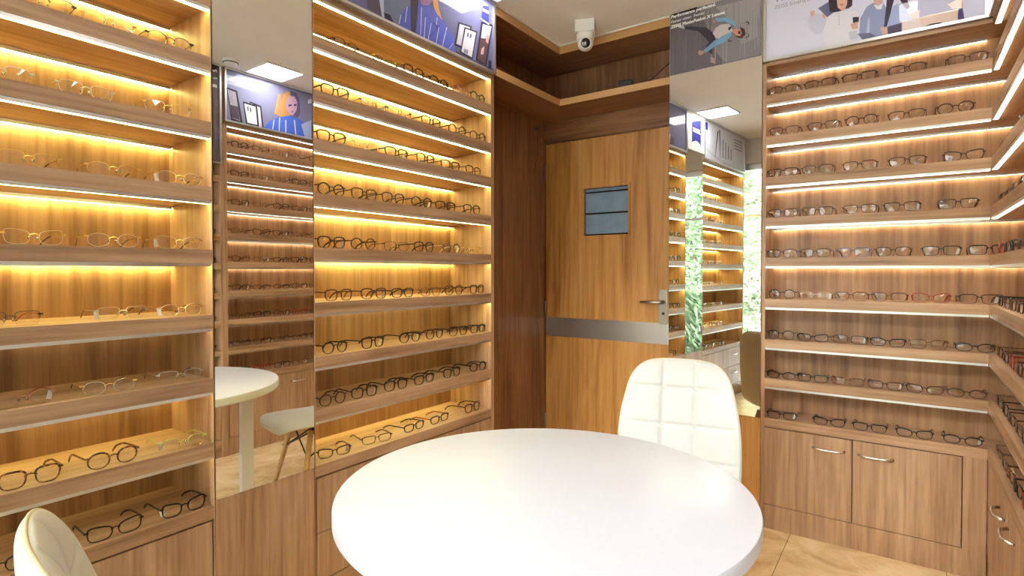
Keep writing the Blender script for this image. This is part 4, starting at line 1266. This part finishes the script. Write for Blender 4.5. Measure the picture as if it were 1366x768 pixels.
# bits on the over-door shelf
ad = thing('power_adapter', 'small black adapter box on the shelf above the door', 'adapter', (0.428, 3.055, 2.3485), R(12))
bx('case', (-0.040, 0.040, -0.025, 0.025, 0.0, 0.040), 'black_plastic', ad, bevel=0.006)
bm = bmesh.new(); tube(bm, [(0.038, 0.0, 0.010), (0.058, 0.004, 0.008), (0.075, 0.02, 0.005), (0.09, 0.05, 0.004)], 0.003, 6)
obj('plug_lead', bm, 'black_plastic', ad, smooth=True)
def cable(label, pts, mat, r=0.003):
    bm = bmesh.new(); tube(bm, pts, r, 6)
    o = obj('cable', bm, mat, None, smooth=True)
    tag(o, label, 'cable')
cable('thin dark cable slanting up at the right end of the over-door shelf', [(0.52, 3.07, 2.352), (0.56, 3.06, 2.357), (0.59, 3.07, 2.382), (0.64, 3.09, 2.43), (0.695, 3.11, 2.475)], 'cable_dark')
cable('red cable lying along the left arm of the over-door shelf', [(-0.05, 2.36, 2.398), (-0.05, 2.44, 2.388), (-0.045, 2.54, 2.372), (-0.04, 2.62, 2.354), (-0.06, 2.80, 2.352), (-0.03, 2.96, 2.352), (0.02, 3.05, 2.352), (0.12, 3.06, 2.352)], 'cable_red', 0.0035)
bx0 = thing('cable_joint', 'tiny black cable joint at the corner of the over-door shelf', 'adapter', (0.075, 3.085, 2.3485))
bx('body', (-0.022, 0.022, -0.012, 0.012, 0.0, 0.016), 'black_plastic', bx0, bevel=0.003)
bm = bmesh.new(); tube(bm, [(0.02, 0, 0.008), (0.05, 0.01, 0.006), (0.08, 0.02, 0.004)], 0.003, 6)
obj('lead', bm, 'black_plastic', bx0)

# ------------------------------------------------------------------ outdoors, beyond the glass
structure(bx('ground_pavement', (-7.0, 9.0, -11.0, -0.345, -0.14, -0.045), 'concrete'))
def tree(label, x, y, h, spread, n, mat, seed):
    rnd = random.Random(seed)
    t = thing('street_tree', label, 'tree', (x, y, -0.045), 0, 'trees outside the shop front')
    bm = bmesh.new()
    tube(bm, [(0, 0, 0), (0.03, 0.02, h * 0.3), (-0.03, 0.03, h * 0.6), (0.02, 0, h * 0.9)], [0.11, 0.09, 0.06, 0.02], 10)
    for k in range(6):
        a = 2 * PI * k / 6 + rnd.random(); z0 = h * (0.3 + 0.08 * k)
        tube(bm, [(0, 0, z0), (0.45 * spread * math.cos(a), 0.45 * spread * math.sin(a), z0 + h * 0.12), (0.8 * spread * math.cos(a), 0.8 * spread * math.sin(a), z0 + h * 0.20)], [0.045, 0.028, 0.010], 6)
    obj('trunk', bm, 'bark', t, smooth=True)
    vs, fs = [], []
    for k in range(n):
        a, u = rnd.uniform(0, 2 * PI), rnd.random() ** 0.5
        zz = rnd.uniform(-1, 1)
        rr = spread * u * math.sqrt(max(0.05, 1 - zz * zz))
        c = Vector((rr * math.cos(a), rr * math.sin(a), h * 0.56 + zz * h * 0.46))
        d1 = Vector((rnd.gauss(0, 1), rnd.gauss(0, 1), rnd.gauss(0, 0.6))).normalized()
        d2 = d1.orthogonal().normalized()
        L, W = rnd.uniform(0.05, 0.10), rnd.uniform(0.018, 0.032)
        i = len(vs)
        vs += [tuple(c - d1 * L), tuple(c + d2 * W + d1 * L * 0.1), tuple(c + d1 * L), tuple(c - d2 * W + d1 * L * 0.1)]
        fs.append((i, i + 1, i + 2, i + 3))
    me = bpy.data.meshes.new('foliage'); me.from_pydata(vs, [], fs); me.materials.append(MATS[mat])
    o = link('foliage', me, t); o['kind'] = 'stuff'
tree('leafy tree outside at the left end of the shop front', -1.15, -2.6, 2.9, 0.95, 6000, 'leaf_pale', 1)
tree('tall dark tree outside the shop front, behind the spiky shrubs', 1.6, -4.0, 3.4, 1.1, 9000, 'leaf_green', 2)
tree('pale leafy tree outside towards the right of the shop front', 4.6, -3.8, 3.2, 1.2, 9000, 'leaf_pale', 3)
tree('dark tree across the pavement behind the pale tree', -2.6, -5.2, 3.8, 1.3, 9000, 'leaf_green', 4)
def shrub(label, x, y, h, spread, n, mat, seed):
    rnd = random.Random(seed)
    t = thing('garden_shrub', label, 'shrub', (x, y, -0.045), 0, 'shrubs outside the shop front')
    bm = bmesh.new()
    for k in range(7):
        a = 2 * PI * k / 7
        tube(bm, [(0.03 * math.cos(a), 0.03 * math.sin(a), 0), (0.3 * spread * math.cos(a), 0.3 * spread * math.sin(a), h * 0.5), (0.7 * spread * math.cos(a), 0.7 * spread * math.sin(a), h * 0.85)], [0.014, 0.010, 0.004], 6)
    obj('stem', bm, 'bark', t)
    vs, fs = [], []
    for k in range(n):
        a, r0, z = rnd.uniform(0, 2 * PI), spread * rnd.random() ** 0.5, rnd.uniform(0.05, 1.0) * h
        c = Vector((r0 * math.cos(a), r0 * math.sin(a), z))
        d1 = (Vector((math.cos(a), math.sin(a), 0)) * 0.7 + Vector((rnd.gauss(0, .4), rnd.gauss(0, .4), rnd.uniform(0.2, 1.2)))).normalized()
        d2 = d1.orthogonal().normalized()
        L, W = rnd.uniform(0.07, 0.13), rnd.uniform(0.012, 0.022)
        i = len(vs)
        vs += [tuple(c - d1 * L), tuple(c + d2 * W), tuple(c + d1 * L), tuple(c - d2 * W)]
        fs.append((i, i + 1, i + 2, i + 3))
    me = bpy.data.meshes.new('foliage'); me.from_pydata(vs, [], fs); me.materials.append(MATS[mat])
    o = link('foliage', me, t); o['kind'] = 'stuff'
shrub('spiky green shrub outside the middle of the shop front', 1.05, -1.75, 1.05, 0.42, 1800, 'leaf_green', 11)
shrub('pale spiky shrub outside the right end of the shop front', 2.15, -1.95, 1.15, 0.45, 1800, 'leaf_pale', 12)
bd = thing('street_building', 'pale building across the street, beyond the trees outside', 'building', (0.5, -9.2, -0.045))
bx('wall', (-7, 8, -0.6, 0.0, 0.0, 4.6), 'facade_paint', bd)
for i in range(8):
    for j in range(2):
        w = bx('window', (-6.4 + i * 1.8, -5.4 + i * 1.8, 0.0, 0.03, 0.9 + j * 1.9, 2.1 + j * 1.9), 'white_plastic', bd)
        bx('pane', (-6.34 + i * 1.8, -5.46 + i * 1.8, 0.03, 0.035, 0.96 + j * 1.9, 2.04 + j * 1.9), 'facade_glass', w)
